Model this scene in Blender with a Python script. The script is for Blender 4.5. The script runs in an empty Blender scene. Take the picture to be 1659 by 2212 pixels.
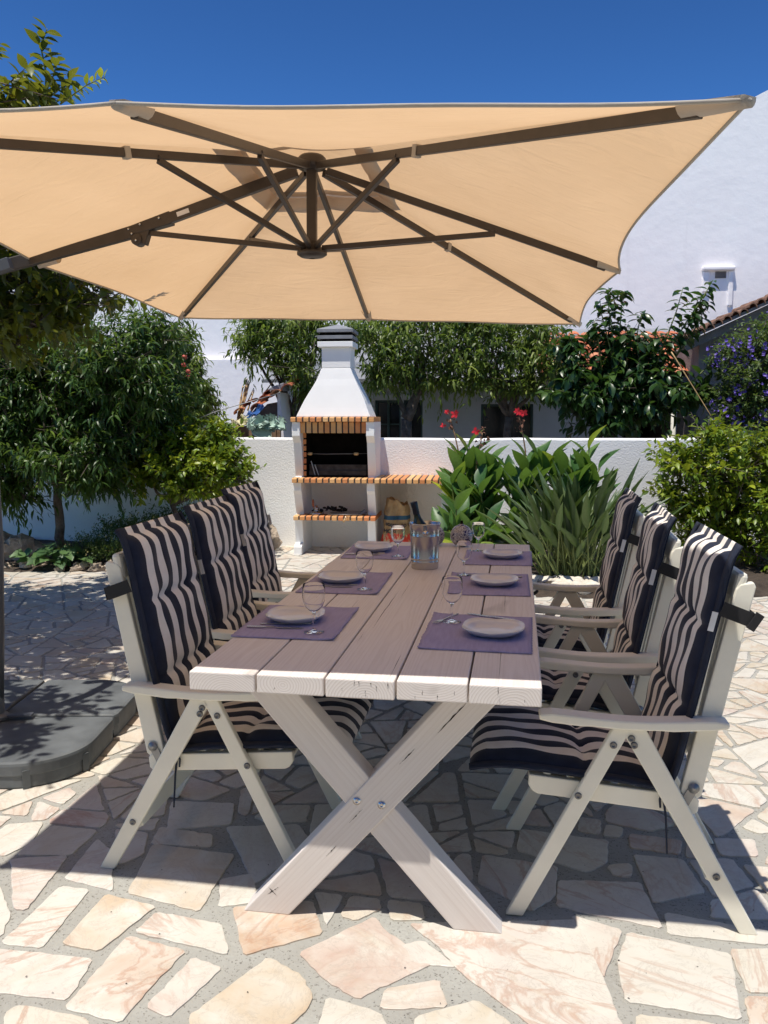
import bpy, math, random
import numpy as np
from mathutils import Vector, Matrix
random.seed(5)
C = bpy.context.scene
COL = C.collection
PI = math.pi

# ---------------------------------------------------------------- camera
CAM_H, YAW, PITCH, ROLL, FPX = 1.49787, 0.10756, 0.11319, -0.00121, 1798.6
def cam_axes():
    f = Vector((-math.sin(YAW)*math.cos(PITCH), math.cos(YAW)*math.cos(PITCH), -math.sin(PITCH)))
    r = Vector((math.cos(YAW), math.sin(YAW), 0)); u = r.cross(f)
    c, s = math.cos(ROLL), math.sin(ROLL)
    return f, c*r+s*u, -s*r+c*u
CF, CR, CU = cam_axes()
cd = bpy.data.cameras.new('camera'); cam = bpy.data.objects.new('camera', cd); COL.objects.link(cam)
cd.sensor_fit = 'VERTICAL'; cd.sensor_height = 24; cd.lens = 24*FPX/2212
cd.clip_start = 0.05; cd.clip_end = 500
cam.matrix_world = Matrix(((CR.x, CU.x, -CF.x, 0), (CR.y, CU.y, -CF.y, 0), (CR.z, CU.z, -CF.z, CAM_H), (0, 0, 0, 1)))
C.camera = cam
C.render.resolution_x = 768; C.render.resolution_y = 1024
# ---------------------------------------------------------------- sky, sun, exposure
SX, SY = 0.172, 0.265
W = bpy.data.worlds.new('World'); C.world = W; W.use_nodes = True
wn = W.node_tree; bg = wn.nodes['Background']
sky = wn.nodes.new('ShaderNodeTexSky'); sky.sky_type = 'NISHITA'; sky.sun_disc = False
sky.sun_elevation = math.atan(1/math.hypot(SX, SY)); sky.sun_rotation = math.atan2(-SX, -SY)
sky.altitude = 2500; sky.air_density = 1.0; sky.dust_density = 0.0; sky.ozone_density = 3.0
gm = wn.nodes.new('ShaderNodeGamma'); gm.inputs[1].default_value = 1.65      # deep, clear Iberian noon blue
vm = wn.nodes.new('ShaderNodeVectorMath'); vm.operation = 'MULTIPLY'; vm.inputs[1].default_value = (.38, .54, .56)
wn.links.new(sky.outputs[0], gm.inputs[0]); wn.links.new(gm.outputs[0], vm.inputs[0]); wn.links.new(vm.outputs[0], bg.inputs[0]); bg.inputs[1].default_value = 0.08
sl = bpy.data.lights.new('sun', 'SUN'); sl.energy = 4.2; sl.angle = math.radians(0.5); sl.color = (1.0, 0.94, 0.85)
so = bpy.data.objects.new('sun', sl); COL.objects.link(so)
so.rotation_euler = Vector((SX, SY, -1)).to_track_quat('-Z', 'Y').to_euler(); so.location = (-3, -3, 12)
C.view_settings.view_transform = 'Standard'; C.view_settings.look = 'None'
C.view_settings.exposure = 0.4; C.view_settings.gamma = 1

def ray(px, py):
    return CF + CR*((px-829.5)/FPX) - CU*((py-1106)/FPX)
def at(px, py, Y):                      # world point on the upright plane y = Y
    d = ray(px, py); t = Y/d.y
    return Vector((d.x*t, Y, CAM_H+d.z*t))

# ---------------------------------------------------------------- materials
def nmat(name):
    m = bpy.data.materials.new(name); m.use_nodes = True
    nt = m.node_tree; b = nt.nodes['Principled BSDF']
    return m, nt, b
def N(nt, t, **k):
    n = nt.nodes.new(t)
    for a, v in k.items():
        if a.startswith('i_'):
            n.inputs[a[2:].replace('_', ' ')].default_value = v
        else: setattr(n, a, v)
    return n
def ramp(nt, fac, stops):
    r = nt.nodes.new('ShaderNodeValToRGB'); e = r.color_ramp.elements
    while len(e) < len(stops): e.new(0.5)
    for i, (p, c) in enumerate(stops):
        e[i].position = p; e[i].color = (*c, 1) if len(c) == 3 else c
    nt.links.new(fac, r.inputs[0]); return r.outputs[0]
def mixc(nt, fac, a, b, mode='MIX'):
    m = nt.nodes.new('ShaderNodeMix'); m.data_type = 'RGBA'; m.blend_type = mode
    for i, v in ((0, fac), (6, a), (7, b)):
        if isinstance(v, (int, float)): m.inputs[i].default_value = v
        elif isinstance(v, tuple): m.inputs[i].default_value = (*v, 1)
        else: nt.links.new(v, m.inputs[i])
    return m.outputs[2]
def math_(nt, op, a, b=0.0, c=None):
    m = nt.nodes.new('ShaderNodeMath'); m.operation = op
    for i, v in enumerate((a, b) if c is None else (a, b, c)):
        if isinstance(v, (int, float)): m.inputs[i].default_value = v
        else: nt.links.new(v, m.inputs[i])
    return m.outputs[0]
def noise(nt, co, scale, detail=4, rough=0.55, dist=0.0):
    n = N(nt, 'ShaderNodeTexNoise'); n.inputs['Scale'].default_value = scale; n.inputs['Detail'].default_value = detail
    n.inputs['Roughness'].default_value = rough; n.inputs['Distortion'].default_value = dist
    if co is not None: nt.links.new(co, n.inputs['Vector'])
    return n.outputs[0]
def bump(nt, b, h, strength, dist=0.01):
    n = nt.nodes.new('ShaderNodeBump'); n.inputs['Strength'].default_value = strength; n.inputs['Distance'].default_value = dist
    nt.links.new(h, n.inputs['Height']); nt.links.new(n.outputs[0], b.inputs['Normal'])
def objco(nt): return nt.nodes.new('ShaderNodeTexCoord').outputs['Object']
def mapping(nt, co, scale):
    m = nt.nodes.new('ShaderNodeMapping'); m.inputs['Scale'].default_value = scale; nt.links.new(co, m.inputs[0]); return m.outputs[0]
def plain(name, c, rough=0.5, metal=0.0, var=0.12, vs=8.0, bs=0.0, bscale=60.0, bd=0.004, spec=0.5):
    m, nt, b = nmat(name); co = objco(nt)
    n = noise(nt, co, vs, 5)
    lo = tuple(x*(1-var) for x in c); hi = tuple(min(1, x*(1+var)) for x in c)
    nt.links.new(ramp(nt, n, [(0.3, lo), (0.7, hi)]), b.inputs['Base Color'])
    b.inputs['Roughness'].default_value = rough; b.inputs['Metallic'].default_value = metal
    b.inputs['Specular IOR Level'].default_value = spec
    if bs: bump(nt, b, noise(nt, co, bscale, 5), bs, bd)
    return m
M = {}
M['white_paint'] = plain('white_paint', (.80, .77, .66), .42, var=.07, vs=5, bs=.15, bscale=40, bd=.001)
M['stucco'] = plain('stucco', (.86, .86, .85), .9, var=.04, vs=2.2, bs=.55, bscale=55, bd=.010)
M['house_plaster'] = plain('house_plaster', (.89, .85, .87), .9, var=.05, vs=.35, bs=.4, bscale=9, bd=.02)
M['smooth_plaster'] = plain('smooth_plaster', (.86, .86, .85), .7, var=.03, vs=3, bs=.2, bscale=30, bd=.002)
M['shed_plaster'] = plain('shed_plaster', (.52, .53, .55), .9, var=.1, vs=1.5, bs=.4, bscale=20, bd=.01)
M['old_plaster'] = plain('old_plaster', (.19, .165, .15), .95, var=.3, vs=1.6, bs=.6, bscale=14, bd=.02)
M['black'] = plain('black', (.008, .007, .007), .95, spec=.05)
M['soot'] = plain('soot', (.012, .010, .009), .9, var=.4, vs=10, spec=.1)  # firebox soot, plank cracks, and the painted shade inside the open shed
M['soot_metal'] = plain('soot_metal', (.07, .065, .065), .5, .7, var=.4, vs=14)
M['ochre_plaster'] = plain('ochre_plaster', (.78, .64, .48), .9, var=.08, vs=1)  # warm tone picked for the light it bounces into shaded faces
M['old_tile'] = plain('old_tile', (.20, .105, .065), .9, var=.55, vs=9, bs=.6, bscale=30, bd=.01)
M['mortar'] = plain('mortar', (.06, .045, .04), .95, var=.3, vs=30)
M['steel'] = plain('steel', (.56, .55, .54), .24, 1.0, var=.08, vs=6)
M['bolt'] = plain('bolt', (.18, .18, .18), .4, .9)
M['zinc'] = plain('zinc', (.32, .32, .32), .5, .9)
M['umbrella_frame'] = plain('umbrella_frame', (.062, .052, .046), .42, .3, var=.1, vs=20)
M['pole_grey'] = plain('pole_grey', (.10, .105, .12), .45, .3)
M['base_grey'] = plain('base_grey', (.105, .115, .12), .62, var=.3, vs=6, bs=.25, bscale=120, bd=.001)
M['base_side'] = plain('base_side', (.085, .095, .10), .6, var=.15, vs=12)
M['cap_grey'] = plain('cap_grey', (.22, .23, .25), .8, var=.15, vs=10)
M['navy'] = plain('navy', (.010, .016, .036), .85, var=.2, vs=30, bs=.3, bscale=400, bd=.001)
M['strap_black'] = plain('strap_black', (.008, .008, .010), .7)
M['bark'] = plain('bark', (.13, .105, .085), .95, var=.5, vs=14, bs=.9, bscale=30, bd=.02)
M['stem_green'] = plain('stem_green', (.16, .20, .06), .6, var=.3, vs=10)
M['stem_brown'] = plain('stem_brown', (.26, .15, .08), .7, var=.3, vs=10)
M['soil'] = plain('soil', (.055, .04, .028), .98, var=.4, vs=12, bs=1, bscale=30, bd=.03)
M['dirt'] = plain('dirt', (.16, .14, .12), .95, var=.3, vs=2, bs=.6, bscale=20, bd=.02)
M['rock'] = plain('rock', (.36, .29, .22), .95, var=.45, vs=9, bs=1, bscale=16, bd=.04)
M['pebble'] = plain('pebble', (.62, .57, .48), .75, var=.15, vs=12)
M['cane'] = plain('cane', (.50, .33, .15), .6, var=.2, vs=30)
M['old_wood'] = plain('old_wood', (.24, .15, .09), .85, var=.3, vs=14)
M['glass_dark'] = plain('glass_dark', (.012, .016, .018), .12, var=.1)
M['shutter'] = plain('shutter', (.05, .09, .09), .6)
M['plate'] = plain('plate', (.64, .64, .655), .18, var=.02)
M['cork'] = plain('cork', (.35, .22, .12), .8)
M['capsule'] = plain('capsule', (.004, .006, .016), .3)
M['red_wood'] = plain('red_wood', (.40, .10, .04), .4)
M['tag_white'] = plain('tag_white', (.75, .75, .76), .6)
M['tag_cream'] = plain('tag_cream', (.62, .55, .44), .7)
M['ink'] = plain('ink', (.05, .045, .05), .8)
M['ink_blue'] = plain('ink_blue', (.02, .07, .13), .8)
M['paper_red'] = plain('paper_red', (.55, .04, .03), .8, var=.3, vs=20)
M['charcoal'] = plain('charcoal', (.015, .013, .012), .8, var=.5, vs=40)
M['petal_red'] = plain('petal_red', (.65, .015, .03), .5, var=.25, vs=20)
M['petal_dry'] = plain('petal_dry', (.14, .06, .035), .85, var=.4, vs=30)
M['petal_violet'] = plain('petal_violet', (.12, .075, .36), .6, var=.25, vs=8)
M['petal_cream'] = plain('petal_cream', (.55, .48, .20), .7)
M['fruit_red'] = plain('fruit_red', (.55, .10, .06), .5, var=.4, vs=20)
M['tarp_blue'] = plain('tarp_blue', (.03, .10, .30), .35, var=.4, vs=8)
M['tarp_cream'] = plain('tarp_cream', (.52, .48, .30), .5, var=.2, vs=6)
M['cabbage'] = plain('cabbage', (.34, .47, .40), .6, var=.25, vs=12)

def m_render():
    m, nt, b = nmat('house_plaster'); co = objco(nt)
    c = ramp(nt, noise(nt, co, .5, 5), [(.3, (.90, .85, .84)), (.7, (.95, .91, .89))])
    st = noise(nt, mapping(nt, co, (5, 5, .35)), 1.0, 5, .6)
    c = mixc(nt, ramp(nt, st, [(.58, (0, 0, 0)), (.78, (.35, .35, .35))]), c, (.74, .69, .68))
    pt = noise(nt, co, 1.3, 3, .5, .4)
    c = mixc(nt, ramp(nt, pt, [(.60, (0, 0, 0)), (.62, (.25, .25, .25))]), c, (.95, .93, .91))
    nt.links.new(c, b.inputs['Base Color']); b.inputs['Roughness'].default_value = .9
    bump(nt, b, math_(nt, 'ADD', noise(nt, co, 6, 6), math_(nt, 'MULTIPLY', noise(nt, co, 1.1, 2), 1.5)), .3, .025); return m
M['house_plaster'] = m_render()
def m_glass():
    m, nt, b = nmat('clear_glass')
    b.inputs['Transmission Weight'].default_value = 1; b.inputs['IOR'].default_value = 1.22
    b.inputs['Roughness'].default_value = 0.0; b.inputs['Base Color'].default_value = (.99, .99, 1, 1)
    n = noise(nt, objco(nt), 5, 2); nt.links.new(ramp(nt, n, [(0, (.97, .98, 1)), (1, (1, 1, 1))]), b.inputs['Base Color'])
    return m
M['glass'] = m_glass()
def m_bottle():
    m, nt, b = nmat('bottle_green'); n = noise(nt, objco(nt), 9, 2)
    nt.links.new(ramp(nt, n, [(0, (.010, .016, .008)), (1, (.018, .028, .012))]), b.inputs['Base Color'])
    b.inputs['Roughness'].default_value = .12; return m
M['bottle'] = m_bottle()

def m_leaf(name, stops, transl=.35, rough=.42, tcol=(.30, .45, .05), spec=.5):
    m, nt, b = nmat(name)
    a = N(nt, 'ShaderNodeAttribute', attribute_name='rnd')
    col = ramp(nt, a.outputs['Fac'], stops)
    n = noise(nt, objco(nt), 35, 3)
    col2 = mixc(nt, .35, col, mixc(nt, 1, col, ramp(nt, n, [(.3, (.5, .5, .5)), (.7, (1.5, 1.5, 1.3))]), 'MULTIPLY'))
    nt.links.new(col2, b.inputs['Base Color']); b.inputs['Roughness'].default_value = rough
    b.inputs['Specular IOR Level'].default_value = spec
    t = N(nt, 'ShaderNodeBsdfTranslucent'); nt.links.new(mixc(nt, .5, col2, tcol), t.inputs[0])
    mx = N(nt, 'ShaderNodeMixShader'); mx.inputs[0].default_value = transl
    nt.links.new(b.outputs[0], mx.inputs[1]); nt.links.new(t.outputs[0], mx.inputs[2])
    nt.links.new(mx.outputs[0], nt.nodes['Material Output'].inputs[0]); return m
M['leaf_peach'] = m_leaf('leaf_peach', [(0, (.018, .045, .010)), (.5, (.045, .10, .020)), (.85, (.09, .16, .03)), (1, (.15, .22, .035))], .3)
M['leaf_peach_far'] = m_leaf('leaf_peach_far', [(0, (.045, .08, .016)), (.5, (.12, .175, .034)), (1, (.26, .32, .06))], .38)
M['leaf_citrus'] = m_leaf('leaf_citrus', [(0, (.05, .10, .012)), (.4, (.12, .20, .016)), (.75, (.24, .31, .022)), (1, (.36, .40, .03))], .33, .4, (.45, .5, .03))
M['leaf_lemon'] = m_leaf('leaf_lemon', [(0, (.022, .045, .008)), (.5, (.065, .10, .014)), (.88, (.14, .18, .022)), (1, (.38, .27, .02))], .38, .42, (.4, .4, .03))
M['leaf_glossy'] = m_leaf('leaf_glossy', [(0, (.010, .032, .010)), (.6, (.028, .070, .018)), (1, (.08, .14, .03))], .2, .33, (.2, .4, .04))
M['leaf_canna'] = m_leaf('leaf_canna', [(0, (.022, .075, .026)), (.55, (.055, .14, .042)), (.82, (.12, .22, .06)), (1, (.40, .44, .04))], .35, .42, (.3, .5, .04))
M['leaf_strel'] = m_leaf('leaf_strel', [(0, (.030, .060, .024)), (.6, (.075, .125, .048)), (1, (.20, .25, .085))], .15, .45)
M['leaf_small'] = m_leaf('leaf_small', [(0, (.03, .06, .02)), (.6, (.08, .13, .04)), (1, (.16, .20, .06))], .3)
M['leaf_squash'] = m_leaf('leaf_squash', [(0, (.04, .10, .04)), (1, (.11, .2, .07))], .3)

def m_marble():
    m, nt, b = nmat('marble_stone')
    a = N(nt, 'ShaderNodeAttribute', attribute_name='sc')
    sep = N(nt, 'ShaderNodeSeparateColor'); nt.links.new(a.outputs['Color'], sep.inputs[0])
    co = objco(nt)
    ofs = N(nt, 'ShaderNodeVectorMath', operation='MULTIPLY_ADD'); nt.links.new(a.outputs['Color'], ofs.inputs[0])
    ofs.inputs[1].default_value = (37, 23, 11); nt.links.new(co, ofs.inputs[2])
    rot = N(nt, 'ShaderNodeVectorRotate', rotation_type='Z_AXIS'); nt.links.new(ofs.outputs[0], rot.inputs[0])
    nt.links.new(math_(nt, 'MULTIPLY', sep.outputs[1], 6.28), rot.inputs['Angle'])
    base = ramp(nt, sep.outputs[0], [(0, (.57, .49, .37)), (.22, (.60, .56, .47)), (.45, (.62, .60, .55)), (.66, (.60, .53, .48)), (.82, (.57, .46, .33)), (.93, (.55, .44, .39)), (1, (.53, .38, .25))])
    big = noise(nt, rot.outputs[0], 5, 6, .6, .8)
    c1 = mixc(nt, ramp(nt, big, [(.35, (0, 0, 0)), (.65, (1, 1, 1))]), base, (.64, .62, .56))
    st = mapping(nt, rot.outputs[0], (3.2, 9, 5))
    band = noise(nt, st, 1.2, 6, .65, 1.4)
    c2 = mixc(nt, ramp(nt, band, [(.52, (0, 0, 0)), (.74, (.38, .38, .38))]), c1, (.52, .42, .29))
    v = noise(nt, st, .42, 9, .60, 1.6)
    vein = ramp(nt, v, [(.472, (0, 0, 0)), (.497, (1, 1, 1)), (.53, (0, 0, 0))])
    amt = math_(nt, 'MULTIPLY', vein, math_(nt, 'MULTIPLY', sep.outputs[2], .6))
    c3 = mixc(nt, amt, c2, (.42, .22, .14))
    v2 = noise(nt, rot.outputs[0], 7, 8, .7, 1.5)
    c4 = mixc(nt, ramp(nt, v2, [(.48, (0, 0, 0)), (.5, (.35, .35, .35)), (.52, (0, 0, 0))]), c3, (.36, .32, .28))
    sp = noise(nt, co, 160, 2)
    c5 = mixc(nt, ramp(nt, sp, [(.74, (0, 0, 0)), (.78, (.6, .6, .6))]), c4, (.2, .16, .12))
    dr = noise(nt, co, 1.1, 4)
    c6 = mixc(nt, 1, c5, ramp(nt, dr, [(.3, (.86, .84, .80)), (.65, (1, 1, 1))]), 'MULTIPLY')
    nt.links.new(c6, b.inputs['Base Color'])
    nt.links.new(ramp(nt, big, [(.3, (.28, .28, .28)), (.7, (.5, .5, .5))]), b.inputs['Roughness'])
    b.inputs['Specular IOR Level'].default_value = .35
    bump(nt, b, noise(nt, co, 45, 6), .25, .004); return m
M['marble'] = m_marble()
def m_grout():
    m, nt, b = nmat('grout'); co = objco(nt)
    n = noise(nt, co, 3, 6); n2 = noise(nt, co, 90, 3)
    c = mixc(nt, ramp(nt, n2, [(.35, (0, 0, 0)), (.7, (1, 1, 1))]), ramp(nt, n, [(.3, (.27, .26, .23)), (.7, (.41, .41, .375))]), (.33, .325, .295))
    c = mixc(nt, ramp(nt, noise(nt, co, 130, 2), [(.60, (0, 0, 0)), (.68, (.75, .75, .75))]), c, (.12, .11, .095))
    nt.links.new(c, b.inputs['Base Color']); b.inputs['Roughness'].default_value = .95
    bump(nt, b, noise(nt, co, 70, 6), .6, .006); return m
M['grout'] = m_grout()

def m_wood(name, light, dark, ringf=150.0, attr='tc', contrast=1.0):
    m, nt, b = nmat(name)
    a = N(nt, 'ShaderNodeAttribute', attribute_name=attr)
    sep = N(nt, 'ShaderNodeSeparateXYZ'); nt.links.new(a.outputs['Vector'], sep.inputs[0])
    n = noise(nt, mapping(nt, a.outputs['Vector'], (6, 1.1, 6)), 1.0, 3, .5)
    x = math_(nt, 'ADD', sep.outputs[0], math_(nt, 'MULTIPLY', math_(nt, 'SUBTRACT', n, .5), .055))
    z = math_(nt, 'ADD', sep.outputs[2], math_(nt, 'MULTIPLY', math_(nt, 'SUBTRACT', n, .5), .03))
    r = math_(nt, 'SQRT', math_(nt, 'ADD', math_(nt, 'MULTIPLY', x, x), math_(nt, 'MULTIPLY', z, z)))
    s = math_(nt, 'FRACT', math_(nt, 'MULTIPLY', r, ringf))
    ring = ramp(nt, s, [(0, (0, 0, 0)), (.55, (.35, .35, .35)), (.85, (1, 1, 1)), (1, (0, 0, 0))])
    fine = noise(nt, mapping(nt, a.outputs['Vector'], (160, 5, 160)), 1.0, 3, .6)
    mixv = math_(nt, 'ADD', math_(nt, 'MULTIPLY', ring, .55*contrast), math_(nt, 'MULTIPLY', ramp(nt, fine, [(.35, (0, 0, 0)), (.7, (1, 1, 1))]), .45*contrast))
    tcn = N(nt, 'ShaderNodeTexCoord'); sn = N(nt, 'ShaderNodeSeparateXYZ'); nt.links.new(tcn.outputs['Normal'], sn.inputs[0])
    endf = math_(nt, 'GREATER_THAN', math_(nt, 'ABSOLUTE', sn.outputs[1]), .8)
    if name == 'whitewashed_wood': mixv = math_(nt, 'ADD', math_(nt, 'MULTIPLY', mixv, math_(nt, 'SUBTRACT', 1.0, math_(nt, 'MULTIPLY', endf, .75))), math_(nt, 'MULTIPLY', ring, math_(nt, 'MULTIPLY', endf, 1.0)))
    col = mixc(nt, mixv, light, dark)
    kn = noise(nt, mapping(nt, a.outputs['Vector'], (7, 2.2, 7)), 1.0, 2, .4)
    col = mixc(nt, ramp(nt, kn, [(.70, (0, 0, 0)), (.76, (.6, .6, .6))]), col, tuple(v*.55 for v in dark))
    nt.links.new(col, b.inputs['Base Color']); b.inputs['Roughness'].default_value = .5
    b.inputs['Specular IOR Level'].default_value = .35
    bump(nt, b, mixv, .22, .0015); return m
M['wood'] = m_wood('whitewashed_wood', (.73, .685, .65), (.60, .54, .50), 150, contrast=.8)
M['wood_leg'] = m_wood('whitewashed_leg', (.70, .655, .62), (.60, .54, .50), 110, contrast=.75)

def m_brick():
    m, nt, b = nmat('fire_brick')
    a = N(nt, 'ShaderNodeAttribute', attribute_name='rnd'); co = objco(nt)
    c = ramp(nt, a.outputs['Fac'], [(0, (.60, .22, .08)), (.4, (.66, .30, .11)), (.75, (.72, .40, .16)), (1, (.74, .46, .22))])
    n = noise(nt, co, 18, 5)
    c = mixc(nt, 1, c, ramp(nt, n, [(.3, (.86, .82, .78)), (.65, (1.03, 1.02, 1))]), 'MULTIPLY')
    nt.links.new(c, b.inputs['Base Color']); b.inputs['Roughness'].default_value = .7
    bump(nt, b, noise(nt, co, 90, 4), .3, .002); return m
M['brick'] = m_brick()
def m_tile():
    m, nt, b = nmat('roof_tile'); co = objco(nt)
    a = N(nt, 'ShaderNodeAttribute', attribute_name='rnd')
    c = ramp(nt, a.outputs['Fac'], [(0, (.30, .08, .035)), (.5, (.46, .13, .055)), (.85, (.56, .18, .075)), (1, (.50, .30, .18))])
    n = noise(nt, co, 6, 6)
    c = mixc(nt, ramp(nt, n, [(.52, (0, 0, 0)), (.72, (.7, .7, .7))]), c, (.12, .09, .07))
    nt.links.new(c, b.inputs['Base Color']); b.inputs['Roughness'].default_value = .85
    bump(nt, b, noise(nt, co, 40, 4), .5, .004); return m
M['tile'] = m_tile()

def m_canopy(name, dif, tr, fac=.5):
    m, nt, b = nmat(name); co = objco(nt)
    n = noise(nt, co, 1.6, 4); w = noise(nt, co, 500, 2)
    d = N(nt, 'ShaderNodeBsdfDiffuse'); t = N(nt, 'ShaderNodeBsdfTranslucent')
    nt.links.new(mixc(nt, 1, dif, ramp(nt, n, [(.25, (.90, .89, .87)), (.7, (1, 1, 1))]), 'MULTIPLY'), d.inputs[0])
    nt.links.new(mixc(nt, 1, tr, ramp(nt, n, [(.25, (.91, .89, .86)), (.7, (1, 1, 1))]), 'MULTIPLY'), t.inputs[0])
    mx = N(nt, 'ShaderNodeMixShader'); mx.inputs[0].default_value = fac
    bn = N(nt, 'ShaderNodeBump'); bn.inputs['Strength'].default_value = .5; bn.inputs['Distance'].default_value = .02
    w = noise(nt, mapping(nt, co, (2.2, 5, 3)), 2.2, 5, .5, 1.2)
    nt.links.new(bn.outputs[0], t.inputs['Normal']); nt.links.new(w, bn.inputs['Height']); nt.links.new(bn.outputs[0], d.inputs['Normal'])
    nt.links.new(d.outputs[0], mx.inputs[1]); nt.links.new(t.outputs[0], mx.inputs[2])
    nt.nodes.remove(b); nt.links.new(mx.outputs[0], nt.nodes['Material Output'].inputs[0]); return m
M['canopy'] = m_canopy('canopy_cloth', (.78, .68, .55), (.83, .535, .285), .47)
M['vent_cloth'] = m_canopy('vent_cloth', (.70, .62, .54), (.42, .36, .30), .25)  # greyer, denser cloth: shade of the doubled vent layers put into the colour
M['pocket'] = m_canopy('pocket_cloth', (.62, .58, .52), (.3, .24, .18), .3)

def m_stripe():
    m, nt, b = nmat('striped_cloth')
    uv = N(nt, 'ShaderNodeUVMap', uv_map='UVMap'); sep = N(nt, 'ShaderNodeSeparateXYZ'); nt.links.new(uv.outputs[0], sep.inputs[0])
    x = sep.outputs[0]
    t = math_(nt, 'DIVIDE', math_(nt, 'SUBTRACT', x, .115), .77/9)
    odd = math_(nt, 'GREATER_THAN', math_(nt, 'MODULO', t, 2.0), 1.0)
    inn = math_(nt, 'MULTIPLY', math_(nt, 'GREATER_THAN', x, .115), math_(nt, 'LESS_THAN', x, .885))
    white = math_(nt, 'MULTIPLY', inn, math_(nt, 'SUBTRACT', 1.0, odd))
    n = noise(nt, objco(nt), 25, 3)
    cw = ramp(nt, n, [(.3, (.70, .65, .60)), (.7, (.78, .74, .69))]); cn = ramp(nt, n, [(.3, (.009, .013, .03)), (.7, (.014, .021, .045))])
    nt.links.new(mixc(nt, white, cn, cw), b.inputs['Base Color']); b.inputs['Roughness'].default_value = .9
    b.inputs['Specular IOR Level'].default_value = .15; b.inputs['Sheen Weight'].default_value = .15
    bump(nt, b, noise(nt, objco(nt), 420, 2), .25, .001); return m
M['stripe'] = m_stripe()
def m_mat():
    m, nt, b = nmat('woven_placemat')
    co = objco(nt)
    w = N(nt, 'ShaderNodeTexWave', wave_type='BANDS', bands_direction='X'); w.inputs['Scale'].default_value = 95
    w.inputs['Distortion'].default_value = 1.2; w.inputs['Detail'].default_value = 2; nt.links.new(co, w.inputs[0])
    n = noise(nt, mapping(nt, co, (60, 8, 1)), 1.5, 3)
    c = mixc(nt, n, (.29, .26, .43), (.45, .41, .62))
    nt.links.new(c, b.inputs['Base Color']); b.inputs['Roughness'].default_value = .9
    bump(nt, b, w.outputs[1], .6, .0015); return m
M['placemat'] = m_mat()
def m_vase():
    m, nt, b = nmat('painted_ball'); co = objco(nt)
    n = noise(nt, co, 42, 1.5, .5, 2.6)
    k = ramp(nt, n, [(.44, (0, 0, 0)), (.46, (1, 1, 1)), (.54, (1, 1, 1)), (.56, (0, 0, 0))])
    v = N(nt, 'ShaderNodeTexVoronoi', feature='F1'); v.inputs['Scale'].default_value = 34; nt.links.new(co, v.inputs[0])
    k2 = ramp(nt, v.outputs[0], [(.2, (1, 1, 1)), (.24, (0, 0, 0))])
    c = mixc(nt, math_(nt, 'MAXIMUM', k, k2), (.52, .50, .48), (.035, .03, .10))
    nt.links.new(c, b.inputs['Base Color']); b.inputs['Roughness'].default_value = .15; return m
M['vase'] = m_vase()
def m_paper():
    m, nt, b = nmat('kraft_paper'); co = objco(nt)
    sep = N(nt, 'ShaderNodeSeparateXYZ'); nt.links.new(co, sep.inputs[0])
    zz = math_(nt, 'ADD', sep.outputs[2], math_(nt, 'MULTIPLY', math_(nt, 'SUBTRACT', noise(nt, co, 9, 2), .5), .015))
    n = noise(nt, co, 22, 5)
    c = ramp(nt, n, [(.3, (.36, .23, .11)), (.7, (.48, .33, .17))])
    band = math_(nt, 'MULTIPLY', math_(nt, 'GREATER_THAN', zz, .375), math_(nt, 'LESS_THAN', zz, .42))
    c = mixc(nt, band, c, (.03, .10, .17))
    fl = noise(nt, mapping(nt, co, (30, 30, 7)), 1.0, 3, .6, .6)
    lim = math_(nt, 'ADD', .15, math_(nt, 'MULTIPLY', fl, .14))
    flame = math_(nt, 'LESS_THAN', sep.outputs[2], lim)
    c = mixc(nt, flame, c, mixc(nt, ramp(nt, noise(nt, mapping(nt, co, (26, 26, 8)), 1.3, 2), [(.5, (0, 0, 0)), (.56, (1, 1, 1))]), (.62, .05, .03), (.62, .45, .25)))
    nt.links.new(c, b.inputs['Base Color']); b.inputs['Roughness'].default_value = .8
    bump(nt, b, noise(nt, co, 14, 5), .8, .02); return m
M['paper'] = m_paper()

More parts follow.
